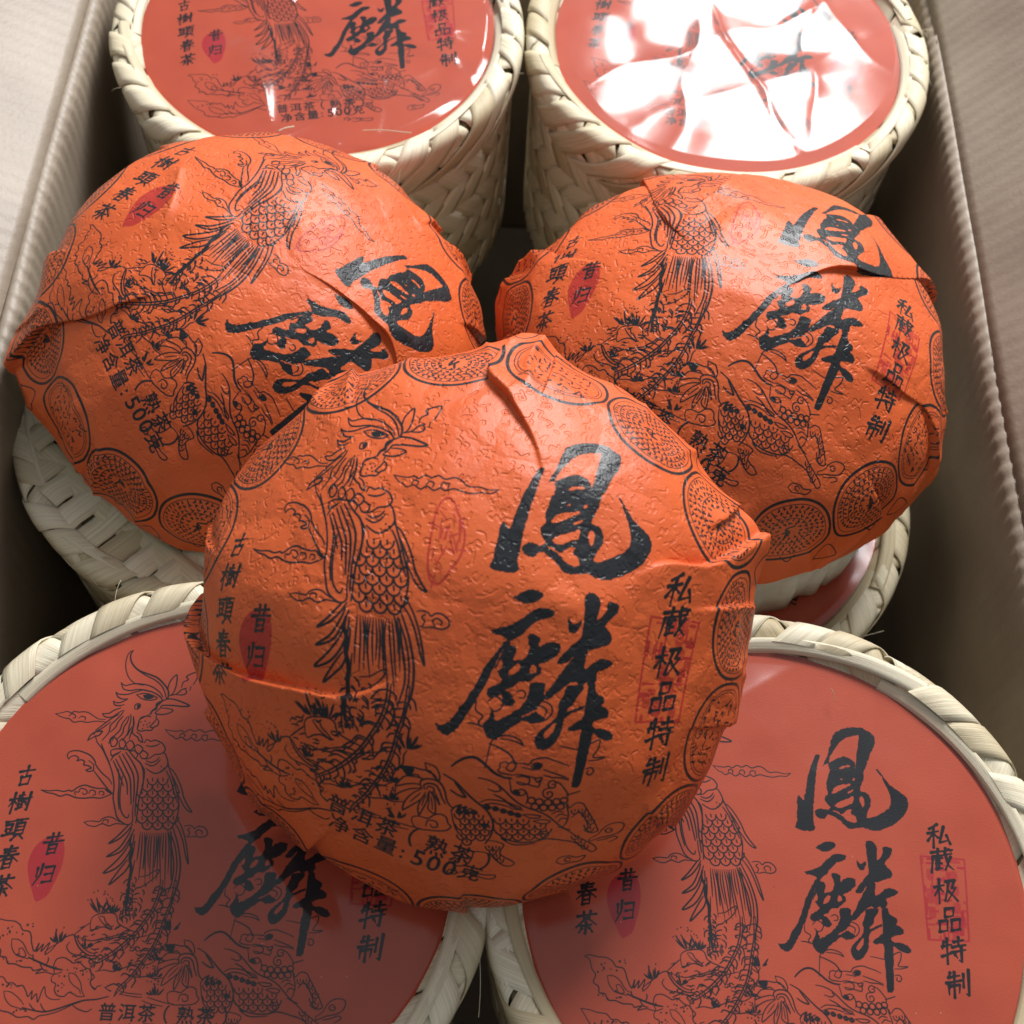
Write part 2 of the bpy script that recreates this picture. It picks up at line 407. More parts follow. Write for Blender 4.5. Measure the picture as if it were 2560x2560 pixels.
BRUSH_F = '''
f 478 215 510 190 560 160 600 152 650 158 675 180 665 210 630 235 590 250 545 245 510 228
f 375 440 440 425 500 400 560 355 610 310 650 280 700 272 760 280 775 300 765 325 720 345 670 365 610 430 590 465 540 500 510 530 500 500 440 470 400 465
f 500 490 530 525 500 560 475 620 455 690 430 780 400 870 370 950 330 1040 295 1110 260 1170 225 1200 190 1198 150 1165 120 1120 150 1125 190 1120 220 1085 260 1010 300 940 340 850 370 760 400 670 440 600 480 520
f 500 520 575 555 570 640 600 635 640 620 660 560 640 500 630 465 660 450 700 462 720 490 722 540 740 520 780 500 830 500 860 520 862 570 830 610 790 640 745 660 770 690 765 730 740 745 720 770 690 785 640 790 600 830 560 850 590 870 620 910 635 940 610 965 570 960 545 935 540 895 510 900 460 910 435 890 440 850 480 820 520 790 500 760 470 710 455 690 480 600
e 575 690 600 665 625 680 610 720 575 745 555 735
e 690 700 705 665 735 690 730 715 700 725
e 490 640 505 690 480 720 465 700
f 715 790 780 785 815 800 820 860 830 900 800 960 760 1000 720 1020 700 1040 720 1035 760 1010 785 995 810 1010 855 1040 850 1065 810 1085 770 1085 740 1070 710 1070 660 1110 620 1140 580 1190 550 1220 520 1215 475 1180 450 1110 480 1050 490 990 505 1010 520 1070 560 1060 620 1020 680 960 710 890 710 830
f 955 180 970 150 1010 145 1050 175 1068 220 1068 330 1120 265 1118 215 1140 200 1190 210 1212 240 1195 290 1140 360 1180 410 1210 450 1205 490 1150 515 1070 540 1000 560 960 590 920 640 865 645 870 610 900 560 950 500 985 450 980 380 970 280
f 870 325 890 345 915 365 945 350 965 335 960 380 940 425 910 425 880 390
f 985 540 1050 545 1050 600 1055 670 1100 640 1150 605 1200 600 1260 625 1265 645 1230 670 1190 685 1160 700 1165 760 1120 800 1090 770 1060 800 1010 770 960 800 900 860 860 900 820 900 830 850 870 780 900 710 940 640
f 960 800 1010 790 1085 800 1050 870 1030 930 1000 980 1050 960 1110 935 1110 960 1050 990 1000 1030 990 1070 990 1120 980 1180 955 1230 920 1270 880 1280 840 1260 815 1200 830 1150 880 1090 920 1050 940 980 930 940 950 870
e 870 1165 900 1110 935 1070 940 1100 925 1150 890 1190
f 1110 800 1160 780 1185 840 1250 880 1262 920 1250 940 1300 970 1322 1010 1310 1035 1260 1045 1215 1060 1205 1085 1230 1110 1290 1115 1350 1140 1390 1180 1380 1215 1340 1215 1280 1190 1225 1150 1225 1250 1222 1350 1222 1450 1220 1560 1200 1590 1165 1585 1155 1550 1150 1450 1140 1350 1135 1250 1130 1130 1100 1125 1050 1130 1030 1100 1080 1060 1120 1020 1120 940
'''
# small brush-written characters, strokes on a 100-unit square
HAN = {
 '古': '20 30 80 26|50 8 50 50|32 52 34 88|32 54 70 50 66 86|34 86 66 84',
 '樹': '5 35 35 32|20 8 20 92|20 38 6 62|22 40 34 52|40 22 62 20|51 10 51 34|42 34 60 33|42 42 60 41 58 56 44 57 42 42|44 62 48 72|58 62 54 72|40 76 64 72|68 36 96 32|84 12 84 84 76 80|70 50 76 62',
 '頭': '8 18 42 16|12 30 38 29 36 46 14 48 12 30|16 54 22 64|36 52 30 64|6 72 46 66|50 14 94 12|70 14 66 26|54 28 54 72|54 28 88 26 88 72|56 42 86 41|56 56 86 55|54 72 88 71|62 76 48 94|78 76 94 92',
 '春': '26 18 76 15|30 30 72 27|16 44 86 40|50 6 44 44 10 72|54 42 92 70|36 58 36 94|36 58 66 57 66 94|38 75 64 74|38 92 66 91',
 '茶': '12 24 88 20|36 10 38 34|64 8 60 32|50 32 10 66|50 32 92 62|28 62 72 60|50 50 50 94 42 90|34 72 22 88|64 72 78 88',
 '昔': '18 22 82 19|38 6 40 40|62 6 60 40|8 42 92 40|34 54 34 94|34 54 68 53 67 94|36 73 66 72|36 92 67 91',
 '归': '16 22 18 58|34 8 34 50 12 94|50 22 88 20 86 86|54 52 84 50|50 84 88 82',
 '私': '42 8 12 22|6 38 48 34|28 18 28 94|28 40 6 66|30 44 46 58|68 20 52 78 90 72|80 54 94 86',
 '藏': '8 16 92 14|34 6 34 26|64 6 62 26|14 32 88 28|14 32 8 90|28 42 50 40|28 42 28 80|28 60 48 60|28 80 52 78|38 46 38 76|62 22 74 70 94 88|84 40 62 86|78 12 86 20',
 '极': '6 34 42 30|24 8 24 94|24 38 6 64|26 40 40 54|50 18 84 16 72 44 88 44 54 92|60 20 46 88|58 52 94 92',
 '品': '34 10 34 40|34 10 66 9 64 38|34 38 64 37|12 52 12 90|12 52 42 51 41 88|12 88 42 87|58 52 58 90|58 52 90 51 88 88|58 88 89 87',
 '特': '14 16 8 40|8 32 42 28|26 6 26 94|6 66 44 56|52 20 88 17|70 6 70 36|46 38 96 35|48 56 96 52|80 42 80 92 70 86|56 66 64 78',
 '制': '20 8 12 24|14 24 56 21|6 42 62 38|36 8 36 94|16 54 16 82|16 54 56 52 54 80|70 18 70 62|90 6 90 92 80 86'}

def glyph_tris(text):
    """outline font characters as triangles, one character per list entry (x right, y up, 1 em)"""
    out = []
    for ch in text:
        cu = bpy.data.curves.new('glyph', 'FONT'); cu.body = ch; cu.size = 1; cu.resolution_u = 3
        o = bpy.data.objects.new('glyph', cu); col.objects.link(o)
        dg = bpy.context.evaluated_depsgraph_get(); ev = o.evaluated_get(dg); me = ev.to_mesh()
        me.calc_loop_triangles()
        v = np.array([p.co[:2] for p in me.vertices]).reshape(-1, 2)
        t = np.array([list(p.vertices) for p in me.loop_triangles], int).reshape(-1, 3)
        out.append((v, t)); ev.to_mesh_clear()
        bpy.data.objects.remove(o); bpy.data.curves.remove(cu)
    return out

LINE1 = '普洱茶（熟茶）'; LINE2 = '净含量:500克'
GL = dict(zip(sorted(set(LINE1 + LINE2)), glyph_tris(sorted(set(LINE1 + LINE2)))))

def tri_fill(s, T, c=0):
    p = s.px(T); n = s.n
    x0, y0 = np.maximum(np.floor(p.min(0)).astype(int), 0); x1, y1 = np.minimum(np.ceil(p.max(0)).astype(int) + 1, n)
    if x1 <= x0 or y1 <= y0: return
    a, b, d = p
    area = (b[0] - a[0]) * (d[1] - a[1]) - (b[1] - a[1]) * (d[0] - a[0])
    if abs(area) < 1e-9: return
    acc = np.zeros((y1 - y0, x1 - x0), np.float32)
    for ox, oy in ((.25, .25), (.75, .25), (.25, .75), (.75, .75)):
        X = np.arange(x0, x1) + ox; Y = (np.arange(y0, y1) + oy)[:, None]
        w0 = ((b[0] - X) * (d[1] - Y) - (b[1] - Y) * (d[0] - X)) / area
        w1 = ((d[0] - X) * (a[1] - Y) - (d[1] - Y) * (a[0] - X)) / area
        acc += ((w0 >= 0) & (w1 >= 0) & (w0 + w1 <= 1)) * .25
    w = s.a[c, y0:y1, x0:x1]; np.minimum(w + acc, 1, out=w)

def glyph(s, ch, cx, cy, size, k, rot=0.0):
    v, t = GL[ch]
    if not len(v): return
    c = (v.min(0) + v.max(0)) / 2
    if ch in ':': c = np.array([c[0], .33])
    Rg = np.array([[math.cos(rot), -math.sin(rot)], [math.sin(rot), math.cos(rot)]])
    q = ((v - c) @ Rg.T * size + np.array([cx, cy])) * k
    for o_ in ((-1, 0), (1, 0), (0, 1), (0, -1)):                     # a touch bolder than the font
        for tr in t: tri_fill(s, q[tr] + np.array(o_) * .0013 * k * size / .068)

def han(s, ch, cx, cy, size, k, w=8.5, c=0):
    for st in HAN[ch].split('|'):
        p = np.array(st.split(), float).reshape(-1, 2)
        p = (p - 50) / 100; p[:, 1] *= -1
        p = p + np.c_[p[:, 1] * .10, p[:, 0] * .13]; p = p * (1, 1.04)                 # a slight hand slant
        pts = (p * size + np.array([cx, cy])) * k
        n = len(pts)
        r = np.linspace(1.35, .5, n) * w / 200 * size * k * s.k
        if n == 2:
            mid = pts.mean(0) + rng.normal(0, .008 * size * k, 2); pts = np.vstack([pts[:1], mid, pts[1:]]); r = np.array([1.3, .72, rng.uniform(.5, 1.25)]) * w / 200 * size * k * s.k
        P = s.px(pts)
        for i in range(len(P) - 1): s.seg(c, P[i], P[i + 1], max(r[i], .6), max(r[i + 1], .6))

def scales(s, f, region, w, h, lw, k):
    """overlapping fish scales inside a polygon given in a sketch frame"""
    reg = np.array(region, float)
    def inside(x, y):
        c = False; q = np.roll(reg, -1, 0)
        for (ax, ay), (bx, by) in zip(reg, q):
            if (ay <= y) != (by <= y) and x < ax + (y - ay) * (bx - ax) / (by - ay): c = not c
        return c
    y = reg[:, 1].min(); row = 0
    while y < reg[:, 1].max():
        x = reg[:, 0].min() + (row % 2) * w / 2
        while x < reg[:, 0].max():
            if inside(x, y):
                t = np.linspace(0, math.pi, 7)
                arc = np.c_[x + np.cos(t) * w / 2, y + np.sin(t) * h * .95]
                s.line(fr(f, arc) * k, lw * k)
                s.line(fr(f, [(x, y - h * .1), (x + w * .03, y + h * .35)]) * k, lw * k * .9)
            x += w
        y += h; row += 1

def draw_art(s, k, lwf=1.0, col_dy=0.0, txt=(0.0, 0.0), trot=0.0, tsz=1.0):
    def block(f, txt):
        u = UNIT[f]
        for ln in txt.strip().split('\n'):
            q = ln.split(); pts = fr(f, np.array(q[1:], float))
            if q[0] == 'f': s.poly(pts * k, 0, ragged=.0012 * k)
            elif q[0] == 'e': s.poly(pts * k, 0, erase=True, ragged=.001 * k)
            else: s.line(pts * k, float(q[0]) * u * k * 1.12 * lwf, taper=.3)
    lw = 6.6 * .0007 * lwf
    # red seals under the ink
    s.poly(fr('B', [410, 580, 450, 580, 490, 610, 505, 680, 490, 780, 460, 860, 420, 940, 380, 1010, 320, 1050, 290, 1050, 265, 970, 240, 870, 238, 780, 270, 690, 330, 620]) * k, 1, .82)
    box = fr('F', [1478, 292, 1892, 330, 1935, 1105, 1555, 1085])
    def bl(a, b): return (box[0] * (1 - a) + box[1] * a) * (1 - b) + (box[3] * (1 - a) + box[2] * a) * b
    s.line(np.array([box[0], box[1], box[2], box[3], box[0]]) * k, .008 * k, 1, smooth=False, val=.8)
    for i in range(46):
        a, b = rng.random(), rng.random(); v = rng.random() < .5; d = rng.uniform(.08, .3)
        p = bl(a, b); q = bl(min(a + (0 if v else d), .98), min(b + (d * .5 if v else 0), .98))
        s.line(np.array([p, q]) * k, rng.uniform(.006, .014) * k, 1, smooth=False, val=rng.uniform(.6, .95))
    for i in range(12):
        a, b = rng.random(2) * .85; s.poly(np.array([bl(a, b), bl(a + .15, b), bl(a + .15, b + .12), bl(a, b + .12)]) * k, 1, .62)
    # line art
    block('A', PHOENIX_HEAD); block('B', GROUND); block('D', FEATHER); block('C', KIRIN)
    s.poly(fr('A', [880, 606, 920, 603, 946, 620, 920, 632, 890, 628]) * k)
    s.poly(fr('A', [845, 668, 862, 664, 862, 682, 848, 690]) * k)
    s.poly(fr('B', [1225, 1365, 1300, 1370, 1280, 1420, 1260, 1415]) * k)
    s.poly(fr('C', [490, 1300, 530, 1295, 535, 1325, 500, 1330]) * k)
    for p in ((870, 770), (885, 790), (895, 765), (905, 785), (880, 810), (910, 800), (920, 775), (990, 1035), (1005, 1045), (990, 1060)):
        s.dot(fr('A', p)[0] * k, .0035 * k)
    scales(s, 'A', [(885, 1070), (1015, 1075), (1060, 1150), (1085, 1250), (1075, 1330), (1040, 1400), (860, 1400), (845, 1330), (865, 1200)], 62, 38, lw, k)
    scales(s, 'C', [(265, 1640), (420, 1645), (520, 1700), (630, 1765), (560, 1830), (420, 1840), (300, 1800), (262, 1730)], 68, 42, lw * .85, k)
    scales(s, 'C', [(35, 1650), (150, 1620), (225, 1670), (235, 1760), (190, 1840), (90, 1880), (45, 1830)], 56, 40, lw * .85, k)
    scales(s, 'C', [(200, 1870), (290, 1880), (270, 1960), (330, 2030), (290, 2040), (220, 1960)], 42, 34, lw * .8, k)
    scales(s, 'C', [(715, 1600), (775, 1585), (860, 1740), (880, 1800), (840, 1800), (800, 1690)], 44, 34, lw * .8, k)
    scales(s, 'C', [(660, 1780), (720, 1810), (870, 1960), (850, 1980), (740, 1890)], 46, 34, lw * .8, k)
    for x, y in ((480, 1535), (525, 1545), (575, 1550), (625, 1545), (668, 1540), (500, 1580), (550, 1588), (600, 1590), (650, 1585)):
        t = np.linspace(0, 2 * math.pi, 9); s.line(fr('C', np.c_[x + 22 * np.cos(t), y + 22 * np.sin(t)]) * k, lw * .9 * k)
    for x, y in ((230, 1592), (275, 1602), (320, 1618), (362, 1632), (402, 1645), (65, 1640), (108, 1640), (150, 1636), (205, 1735), (395, 1480)):
        t = np.linspace(0, 4.2 * math.pi, 16); r = 20 * (1 - t / 16); s.line(fr('C', np.c_[x + r * np.cos(t), y + r * np.sin(t)]) * k, lw * .8 * k)
    # long tail plumes below the body
    for i in range(17):
        a = i / 16; x0 = 868 + 185 * a; x1 = 845 + 215 * a + rng.normal(0, 6); y1 = rng.uniform(1560, 1760)
        s.line(fr('A', [(x0, 1425 + 8 * math.sin(a * 3.1)), ((x0 + x1) / 2 + 8 * math.sin(i), 1520), (x1, y1)]) * k, lw * k, taper=.6)
    # barbs along the plumes
    RACH = ([(1200, 900), (1180, 1000), (1140, 1100), (1080, 1190), (1000, 1290), (900, 1380), (800, 1450), (690, 1510)],
            [(1300, 900), (1270, 1050), (1220, 1180), (1180, 1290), (1130, 1390), (1060, 1490), (980, 1590), (890, 1680)],
            [(1010, 860), (980, 940), (960, 1020), (945, 1100), (930, 1180)],
            [(1090, 880), (1050, 1000), (1010, 1100), (960, 1200)])
    for j, r in enumerate(RACH):
        c = catmull(np.array(r, float), 8); d = np.gradient(c, axis=0); d /= np.linalg.norm(d, axis=1)[:, None]; nn = np.c_[-d[:, 1], d[:, 0]]
        for i in range(2, len(c) - 2, 3):
            for sd in (-1, 1):
                i = min(i + int(rng.integers(0, 3)), len(c) - 2); ln = rng.uniform(30, 100) * (.75 if j > 1 else 1)
                b = c[i] + nn[i] * sd * 6
                tip = b + nn[i] * sd * ln * rng.uniform(.4, .95) + d[i] * ln * rng.uniform(.5, 1.0)
                m = b + nn[i] * sd * ln * .5 + d[i] * ln * .25
                s.line(fr('B', [b, m, tip]) * k, lw * k, taper=.3)
                if rng.random() < .25: s.line(fr('B', [tip, tip - nn[i] * sd * ln * rng.uniform(.3, .6) - d[i] * ln * rng.uniform(0, .3), b + d[i] * ln * rng.uniform(.4, .9) + nn[i] * sd * ln * .25]) * k, lw * k * .8, taper=.5)
                if rng.random() < .35: s.poly(fr('B', [tip, (tip + m) / 2 + d[i] * 8, m + nn[i] * sd * -8]) * k)
    # spiky plants
    for f, x, y, h in (('B', 1270, 1260, 110), ('B', 760, 1140, 130), ('B', 840, 1140, 120), ('B', 465, 1350, 90), ('B', 655, 1390, 70), ('B', 1150, 1730, 90), ('B', 1160, 1480, 60), ('B', 1150, 1600, 70), ('B', 870, 1555, 60)):
        for q in range(9):
            a = rng.uniform(-1.2, 1.2); L = h * rng.uniform(.5, 1)
            s.line(fr(f, [(x + a * 18, y), (x + a * 18 + math.sin(a) * L * .45, y - math.cos(a) * L * .5), (x + math.sin(a) * L, y - math.cos(a) * L)]) * k, lw * 1.25 * k, taper=.8)
        for q in range(7):
            s.dot(fr(f, (x + rng.normal(0, h * .3), y - h * rng.uniform(.7, 1.25)))[0] * k, .0032 * k)
    # rock hatching and grasses between the plants
    for q in range(70):
        x, y = rng.uniform(560, 1200), rng.uniform(1160, 1520)
        if (x - 640) * .55 > (y - 1100) * 1.1: continue
        a = rng.uniform(-.6, .5); ln = rng.uniform(25, 70); d_ = np.array([math.cos(a), math.sin(a)])
        p0 = np.array([x, y]); s.line(fr('B', [p0, p0 + d_ * ln * .4 + rng.normal(0, 7, 2), p0 + d_ * ln * .7 + rng.normal(0, 7, 2), p0 + d_ * ln]) * k, lw * .9 * k, taper=.6)
    # freckled plume tips
    for f, x0, x1, y0, y1, nn_ in (('D', 900, 1130, 1470, 1560, 12), ('D', 930, 1100, 1680, 1740, 8), ('B', 440, 680, 1500, 1620, 14), ('B', -60, 220, 1620, 1680, 10), ('B', 0, 250, 1820, 1870, 10), ('B', 440, 560, 1640, 1720, 6)):
        for q in range(nn_): s.dot(fr(f, (rng.uniform(x0, x1), rng.uniform(y0, y1)))[0] * k, rng.uniform(.0025, .0045) * k)
    # brush writing
    block('E', BRUSH_E); block('F', BRUSH_F)
    for ch, y in zip('古樹頭春茶', (.275, .165, .057, -.055, -.168)): han(s, ch, -.756, y + col_dy, .096, k, 11)
    for ch, y, x in zip('昔归', (.005, -.115), (-.590, -.602)): han(s, ch, x, y, .090, k, 11)
    for ch, y in zip('私藏极品特制', (.238, .135, .015, -.10, -.218, -.345)): han(s, ch, .70, y, .105, k, 11)
    org = fr('B', (812, 1850))[0]; R2 = np.array([[math.cos(trot), -math.sin(trot)], [math.sin(trot), math.cos(trot)]]) * tsz
    def row(ch, x, y, size):
        c = R2 @ (fr('B', (x, y))[0] - org) + org + np.array(txt); glyph(s, ch, c[0], c[1], size * tsz, k, trot)
    for i, ch in enumerate(LINE1): row(ch, 812 + 141 * i, 1850 + 6 * i, .068)
    for ch, dx in zip(LINE2, (0, 141, 282, 380, 470, 560, 650, 770)): row(ch, 820 + dx, 1998, .068 if ch not in '500' else .080)

def draw_border(s):
    """ring of prayer-wheel medallions round the edge of the wrapper"""
    N = 16
    for i in range(N):
        th = 2 * math.pi * (i + .35) / N; er = np.array([math.cos(th), math.sin(th)]); et = np.array([-er[1], er[0]])
        c = er * .862
        def P(a, r): return c + et * a * r[0] + er * r[1] * 1.0 if False else None
        def ell(ra, rr, n=25, off=0.0):
            t = np.linspace(0, 2 * math.pi, n); a = np.cos(t); b = np.sin(t)
            a = np.sign(a) * np.abs(a) ** .85; b = np.sign(b) * np.abs(b) ** .85
            wid = 1 + .13 * b
            return c + et * (a * ra * wid)[:, None] + er * (b * rr + off)[:, None]
        o = ell(.164, .126); s.line(o, .0105)
        s.line([c + er * .118 - et * .03, c + er * .145, c + er * .118 + et * .03], .006)
        kind = i % 4
        tris = [c + er * .12 + et * .17, c + er * .075 + et * .175, c + er * .13 + et * .10]
        s.line([c + er * .16 + et * .12, c + er * .10 + et * .178, c + er * .16 + et * .235, c + er * .175 + et * .178, c + er * .16 + et * .12], .005)
        if kind == 3:                                              # a medallion of straight lines of script
            for q in range(5):
                b = .07 - .035 * q; n = 9
                for j in range(n):
                    a = (j - n / 2 + .5) * .024
                    for z in range(2):
                        p = c + et * (a + rng.normal(0, .003)) + er * (b + rng.normal(0, .004)); s.line([p, p + rng.normal(0, .008, 2)], .0058, smooth=False)
            s.line(ell(.135, .09), .003); s.line(ell(.145, .098), .003)
            continue
        rings = (.94, .79, .64, .49, .34)
        for q, fr_ in enumerate(rings):
            ra, rr = .142 * fr_, .106 * fr_
            if kind != 1 or q in (0, 3): s.line(ell(ra * 1.09, rr * 1.09), .0032)
            n = int(40 * fr_)
            for j in range(n):
                t = 2 * math.pi * j / n; p = c + et * math.cos(t) * ra + er * math.sin(t) * rr
                d = et * math.cos(t) + er * math.sin(t); e = -et * math.sin(t) + er * math.cos(t)
                s.line([p - d * .0048 + e * rng.normal(0, .002), p + d * .0042 + e * rng.normal(0, .003)], .0056, smooth=False)
                if rng.random() < .8: s.line([p + e * .006 + d * rng.normal(0, .003), p - e * .002 + d * rng.normal(0, .003)], .0050, smooth=False)
        for q in range(4):
            s.line([c + rng.normal(0, .014, 2), c + rng.normal(0, .014, 2), c + rng.normal(0, .014, 2)], .007)
    # faint gourd seal in red
    g = np.array([-.02, .26])
    for q in range(26):
        p = g + np.array([rng.uniform(-.035, .035), rng.uniform(-.085, .085)]); s.line([p, p + rng.normal(0, .022, 2)], .0045, 1, val=.7)
    t = np.linspace(0, 2 * math.pi, 30); rr = .042 * (1 + .25 * np.cos(2 * t + 1.57) * np.sin(t))
    s.line(g + np.c_[rr * np.cos(t), rr * np.sin(t) * 2.4], .006, 1, val=.75)

def draw_emboss(s):
    """short curled creases pressed into the wrapper"""
    step = .038
    for y in np.arange(-1.0, 1.0, step):
        for x in np.arange(-1.0, 1.0, step):
            if x * x + y * y > .80: continue
            p = np.array([x, y]) + rng.uniform(-.5, .5, 2) * step
            a = rng.uniform(0, 2 * math.pi); L = rng.uniform(.007, .016); bend = rng.normal(0, .9)
            d = np.array([math.cos(a), math.sin(a)]); nn = np.array([-d[1], d[0]])
            kind = rng.random()
            if kind < .45: pts = [p - d * L, p + nn * bend * L * .9, p + d * L]
            elif kind < .75: pts = [p - d * L, p - d * L * .3 + nn * L * .5, p + d * L * .3 - nn * L * .5, p + d * L]
            elif kind < .88: pts = [p - d * L * .8, p + nn * L, p + d * L * .8, p - nn * L * .6]
            else: pts = [p - d * L * .5, p + d * L * .5]
            s.line(pts, rng.uniform(.0055, .0085), 2, val=rng.uniform(.5, 1) * np.clip(.75 + .7 * float(vnoise(p[0] * 3.1, p[1] * 3.1, 5)), .55, 1))

KP = .85                                                            # artwork scale on the wrapper
label_sheet = Sheet(1600, 1.0); draw_art(label_sheet, 1.0, 1.3); IMG_LABEL = label_sheet.image('label_print')
wrap_sheet = Sheet(2048, 1.14); draw_art(wrap_sheet, KP, 1.48, -.05, (-.02, .075), -.30, 1.12); draw_border(wrap_sheet); draw_emboss(wrap_sheet); IMG_WRAP = wrap_sheet.image('wrapper_print')

# ------------------------------------------------------------------ materials
def new_mat(name):
    m = bpy.data.materials.new(name); m.use_nodes = True
    nt = m.node_tree; return m, nt, nt.nodes['Principled BSDF']
def N(nt, t, **kw):
    n = nt.nodes.new(t)
    for k_, v in kw.items(): setattr(n, k_, v)
    return n
def L(nt, a, b): nt.links.new(a, b)
def ramp(nt, fac, stops):
    r = N(nt, 'ShaderNodeValToRGB'); e = r.color_ramp.elements
    while len(e) < len(stops): e.new(.5)
    for x, (p, c) in zip(e, stops): x.position = p; x.color = (*c, 1)
    L(nt, fac, r.inputs[0]); return r.outputs[0]
def mix(nt, fac, a, b):
    m = N(nt, 'ShaderNodeMix', data_type='RGBA')
    for s_, v in ((0, fac), (6, a), (7, b)):
        if hasattr(v, 'is_output'): L(nt, v, m.inputs[s_])
        else: m.inputs[s_].default_value = v if s_ == 0 else (*v, 1)
    return m.outputs[2]

def printed_paper(name, img, base_a, base_b, red, ink, rough, emboss, spec=.5):
    m, nt, b = new_mat(name)
    uv = N(nt, 'ShaderNodeUVMap'); tx = N(nt, 'ShaderNodeTexImage'); tx.image = img; tx.extension = 'EXTEND'
    tx.interpolation = 'Cubic'
    L(nt, uv.outputs[0], tx.inputs[0])
    sp = N(nt, 'ShaderNodeSeparateColor'); L(nt, tx.outputs[0], sp.inputs[0])
    n1 = N(nt, 'ShaderNodeTexNoise'); n1.inputs['Scale'].default_value = 9; n1.inputs['Detail'].default_value = 6
    L(nt, uv.outputs[0], n1.inputs['Vector'])
    base = ramp(nt, n1.outputs[0], [(.3, base_a), (.7, base_b)])
    n2 = N(nt, 'ShaderNodeTexNoise'); n2.inputs['Scale'].default_value = 260; n2.inputs['Detail'].default_value = 3
    L(nt, uv.outputs[0], n2.inputs['Vector'])
    wear = N(nt, 'ShaderNodeMapRange'); wear.inputs[1].default_value = .68; wear.inputs[2].default_value = .8; wear.inputs[3].default_value = 1; wear.inputs[4].default_value = .75
    L(nt, n2.outputs[0], wear.inputs[0])
    mk = N(nt, 'ShaderNodeMath', operation='MULTIPLY'); L(nt, sp.outputs[0], mk.inputs[0]); L(nt, wear.outputs[0], mk.inputs[1])
    c1 = mix(nt, sp.outputs[1], base, red)
    c2 = mix(nt, mk.outputs[0], c1, ink)
    if not emboss:                                                   # specks of tea and bamboo dust
        n5 = N(nt, 'ShaderNodeTexVoronoi'); n5.inputs['Scale'].default_value = 42; L(nt, uv.outputs[0], n5.inputs['Vector'])
        d5 = N(nt, 'ShaderNodeMapRange'); d5.inputs[1].default_value = .035; d5.inputs[2].default_value = .055; d5.inputs[3].default_value = .7; d5.inputs[4].default_value = 0
        L(nt, n5.outputs['Distance'], d5.inputs[0])
        s5 = N(nt, 'ShaderNodeSeparateColor'); L(nt, n5.outputs['Color'], s5.inputs[0]); g5 = N(nt, 'ShaderNodeMath', operation='GREATER_THAN'); g5.inputs[1].default_value = .93; L(nt, s5.outputs[0], g5.inputs[0])
        m5 = N(nt, 'ShaderNodeMath', operation='MULTIPLY'); L(nt, d5.outputs[0], m5.inputs[0]); L(nt, g5.outputs[0], m5.inputs[1])
        c2 = mix(nt, m5.outputs[0], c2, (.62, .52, .38))
    L(nt, c2, b.inputs['Base Color'])
    rg = N(nt, 'ShaderNodeMapRange'); rg.inputs[3].default_value = rough; rg.inputs[4].default_value = rough * .8
    L(nt, sp.outputs[0], rg.inputs[0]); L(nt, rg.outputs[0], b.inputs['Roughness'])
    b.inputs['Specular IOR Level'].default_value = spec
    bp = N(nt, 'ShaderNodeBump'); bp.inputs['Strength'].default_value = .25; bp.inputs['Distance'].default_value = .00025
    L(nt, n2.outputs[0], bp.inputs['Height'])
    if emboss:
        b2 = N(nt, 'ShaderNodeBump'); b2.inputs['Strength'].default_value = 1.0; b2.inputs['Distance'].default_value = .00024
        b2.invert = True
        L(nt, sp.outputs[2], b2.inputs['Height']); L(nt, bp.outputs[0], b2.inputs['Normal']); bp = b2
        b3 = N(nt, 'ShaderNodeBump'); b3.inputs['Strength'].default_value = .5; b3.inputs['Distance'].default_value = .0012
        n3 = N(nt, 'ShaderNodeTexNoise'); n3.inputs['Scale'].default_value = 16; n3.inputs['Detail'].default_value = 5; n3.inputs['Roughness'].default_value = .55
        L(nt, uv.outputs[0], n3.inputs['Vector']); L(nt, n3.outputs[0], b3.inputs['Height']); L(nt, bp.outputs[0], b3.inputs['Normal']); bp = b3
        # crumpled creases left from wrapping: edges of irregular polygons
        dm = N(nt, 'ShaderNodeMix', data_type='VECTOR'); dm.inputs[0].default_value = .06; L(nt, uv.outputs[0], dm.inputs[4]); L(nt, n3.outputs['Color'], dm.inputs[5])
        vo = N(nt, 'ShaderNodeTexVoronoi', feature='DISTANCE_TO_EDGE'); vo.inputs['Scale'].default_value = 11; L(nt, dm.outputs[1], vo.inputs['Vector'])
        cl = N(nt, 'ShaderNodeMapRange'); cl.inputs[1].default_value = 0; cl.inputs[2].default_value = .22; L(nt, vo.outputs['Distance'], cl.inputs[0])
        b4 = N(nt, 'ShaderNodeBump'); b4.inputs['Strength'].default_value = .30; b4.inputs['Distance'].default_value = .0010
        L(nt, cl.outputs[0], b4.inputs['Height']); L(nt, bp.outputs[0], b4.inputs['Normal']); bp = b4
    L(nt, bp.outputs[0], b.inputs['Normal'])
    return m

M_WRAP = printed_paper('orange_wrapper_paper', IMG_WRAP, (.62, .100, .022), (.69, .122, .027), (.38, .012, .016), (.010, .012, .015), .47, True, .42)
M_LABEL = printed_paper('red_label_paper', IMG_LABEL, (.40, .060, .029), (.44, .070, .032), (.34, .008, .022), (.008, .009, .012), .5, False, .12)

def liner_mat():
    m, nt, b = new_mat('white_tissue_paper')
    tc = N(nt, 'ShaderNodeTexCoord'); n = N(nt, 'ShaderNodeTexNoise'); n.inputs['Scale'].default_value = 140; n.inputs['Detail'].default_value = 6
    L(nt, tc.outputs['Object'], n.inputs['Vector'])
    L(nt, ramp(nt, n.outputs[0], [(.3, (.66, .63, .57)), (.7, (.8, .78, .73))]), b.inputs['Base Color'])
    b.inputs['Roughness'].default_value = .8
    bp = N(nt, 'ShaderNodeBump'); bp.inputs['Strength'].default_value = .5; bp.inputs['Distance'].default_value = .001
    L(nt, n.outputs[0], bp.inputs['Height']); L(nt, bp.outputs[0], b.inputs['Normal'])
    return m
M_LINER = liner_mat()

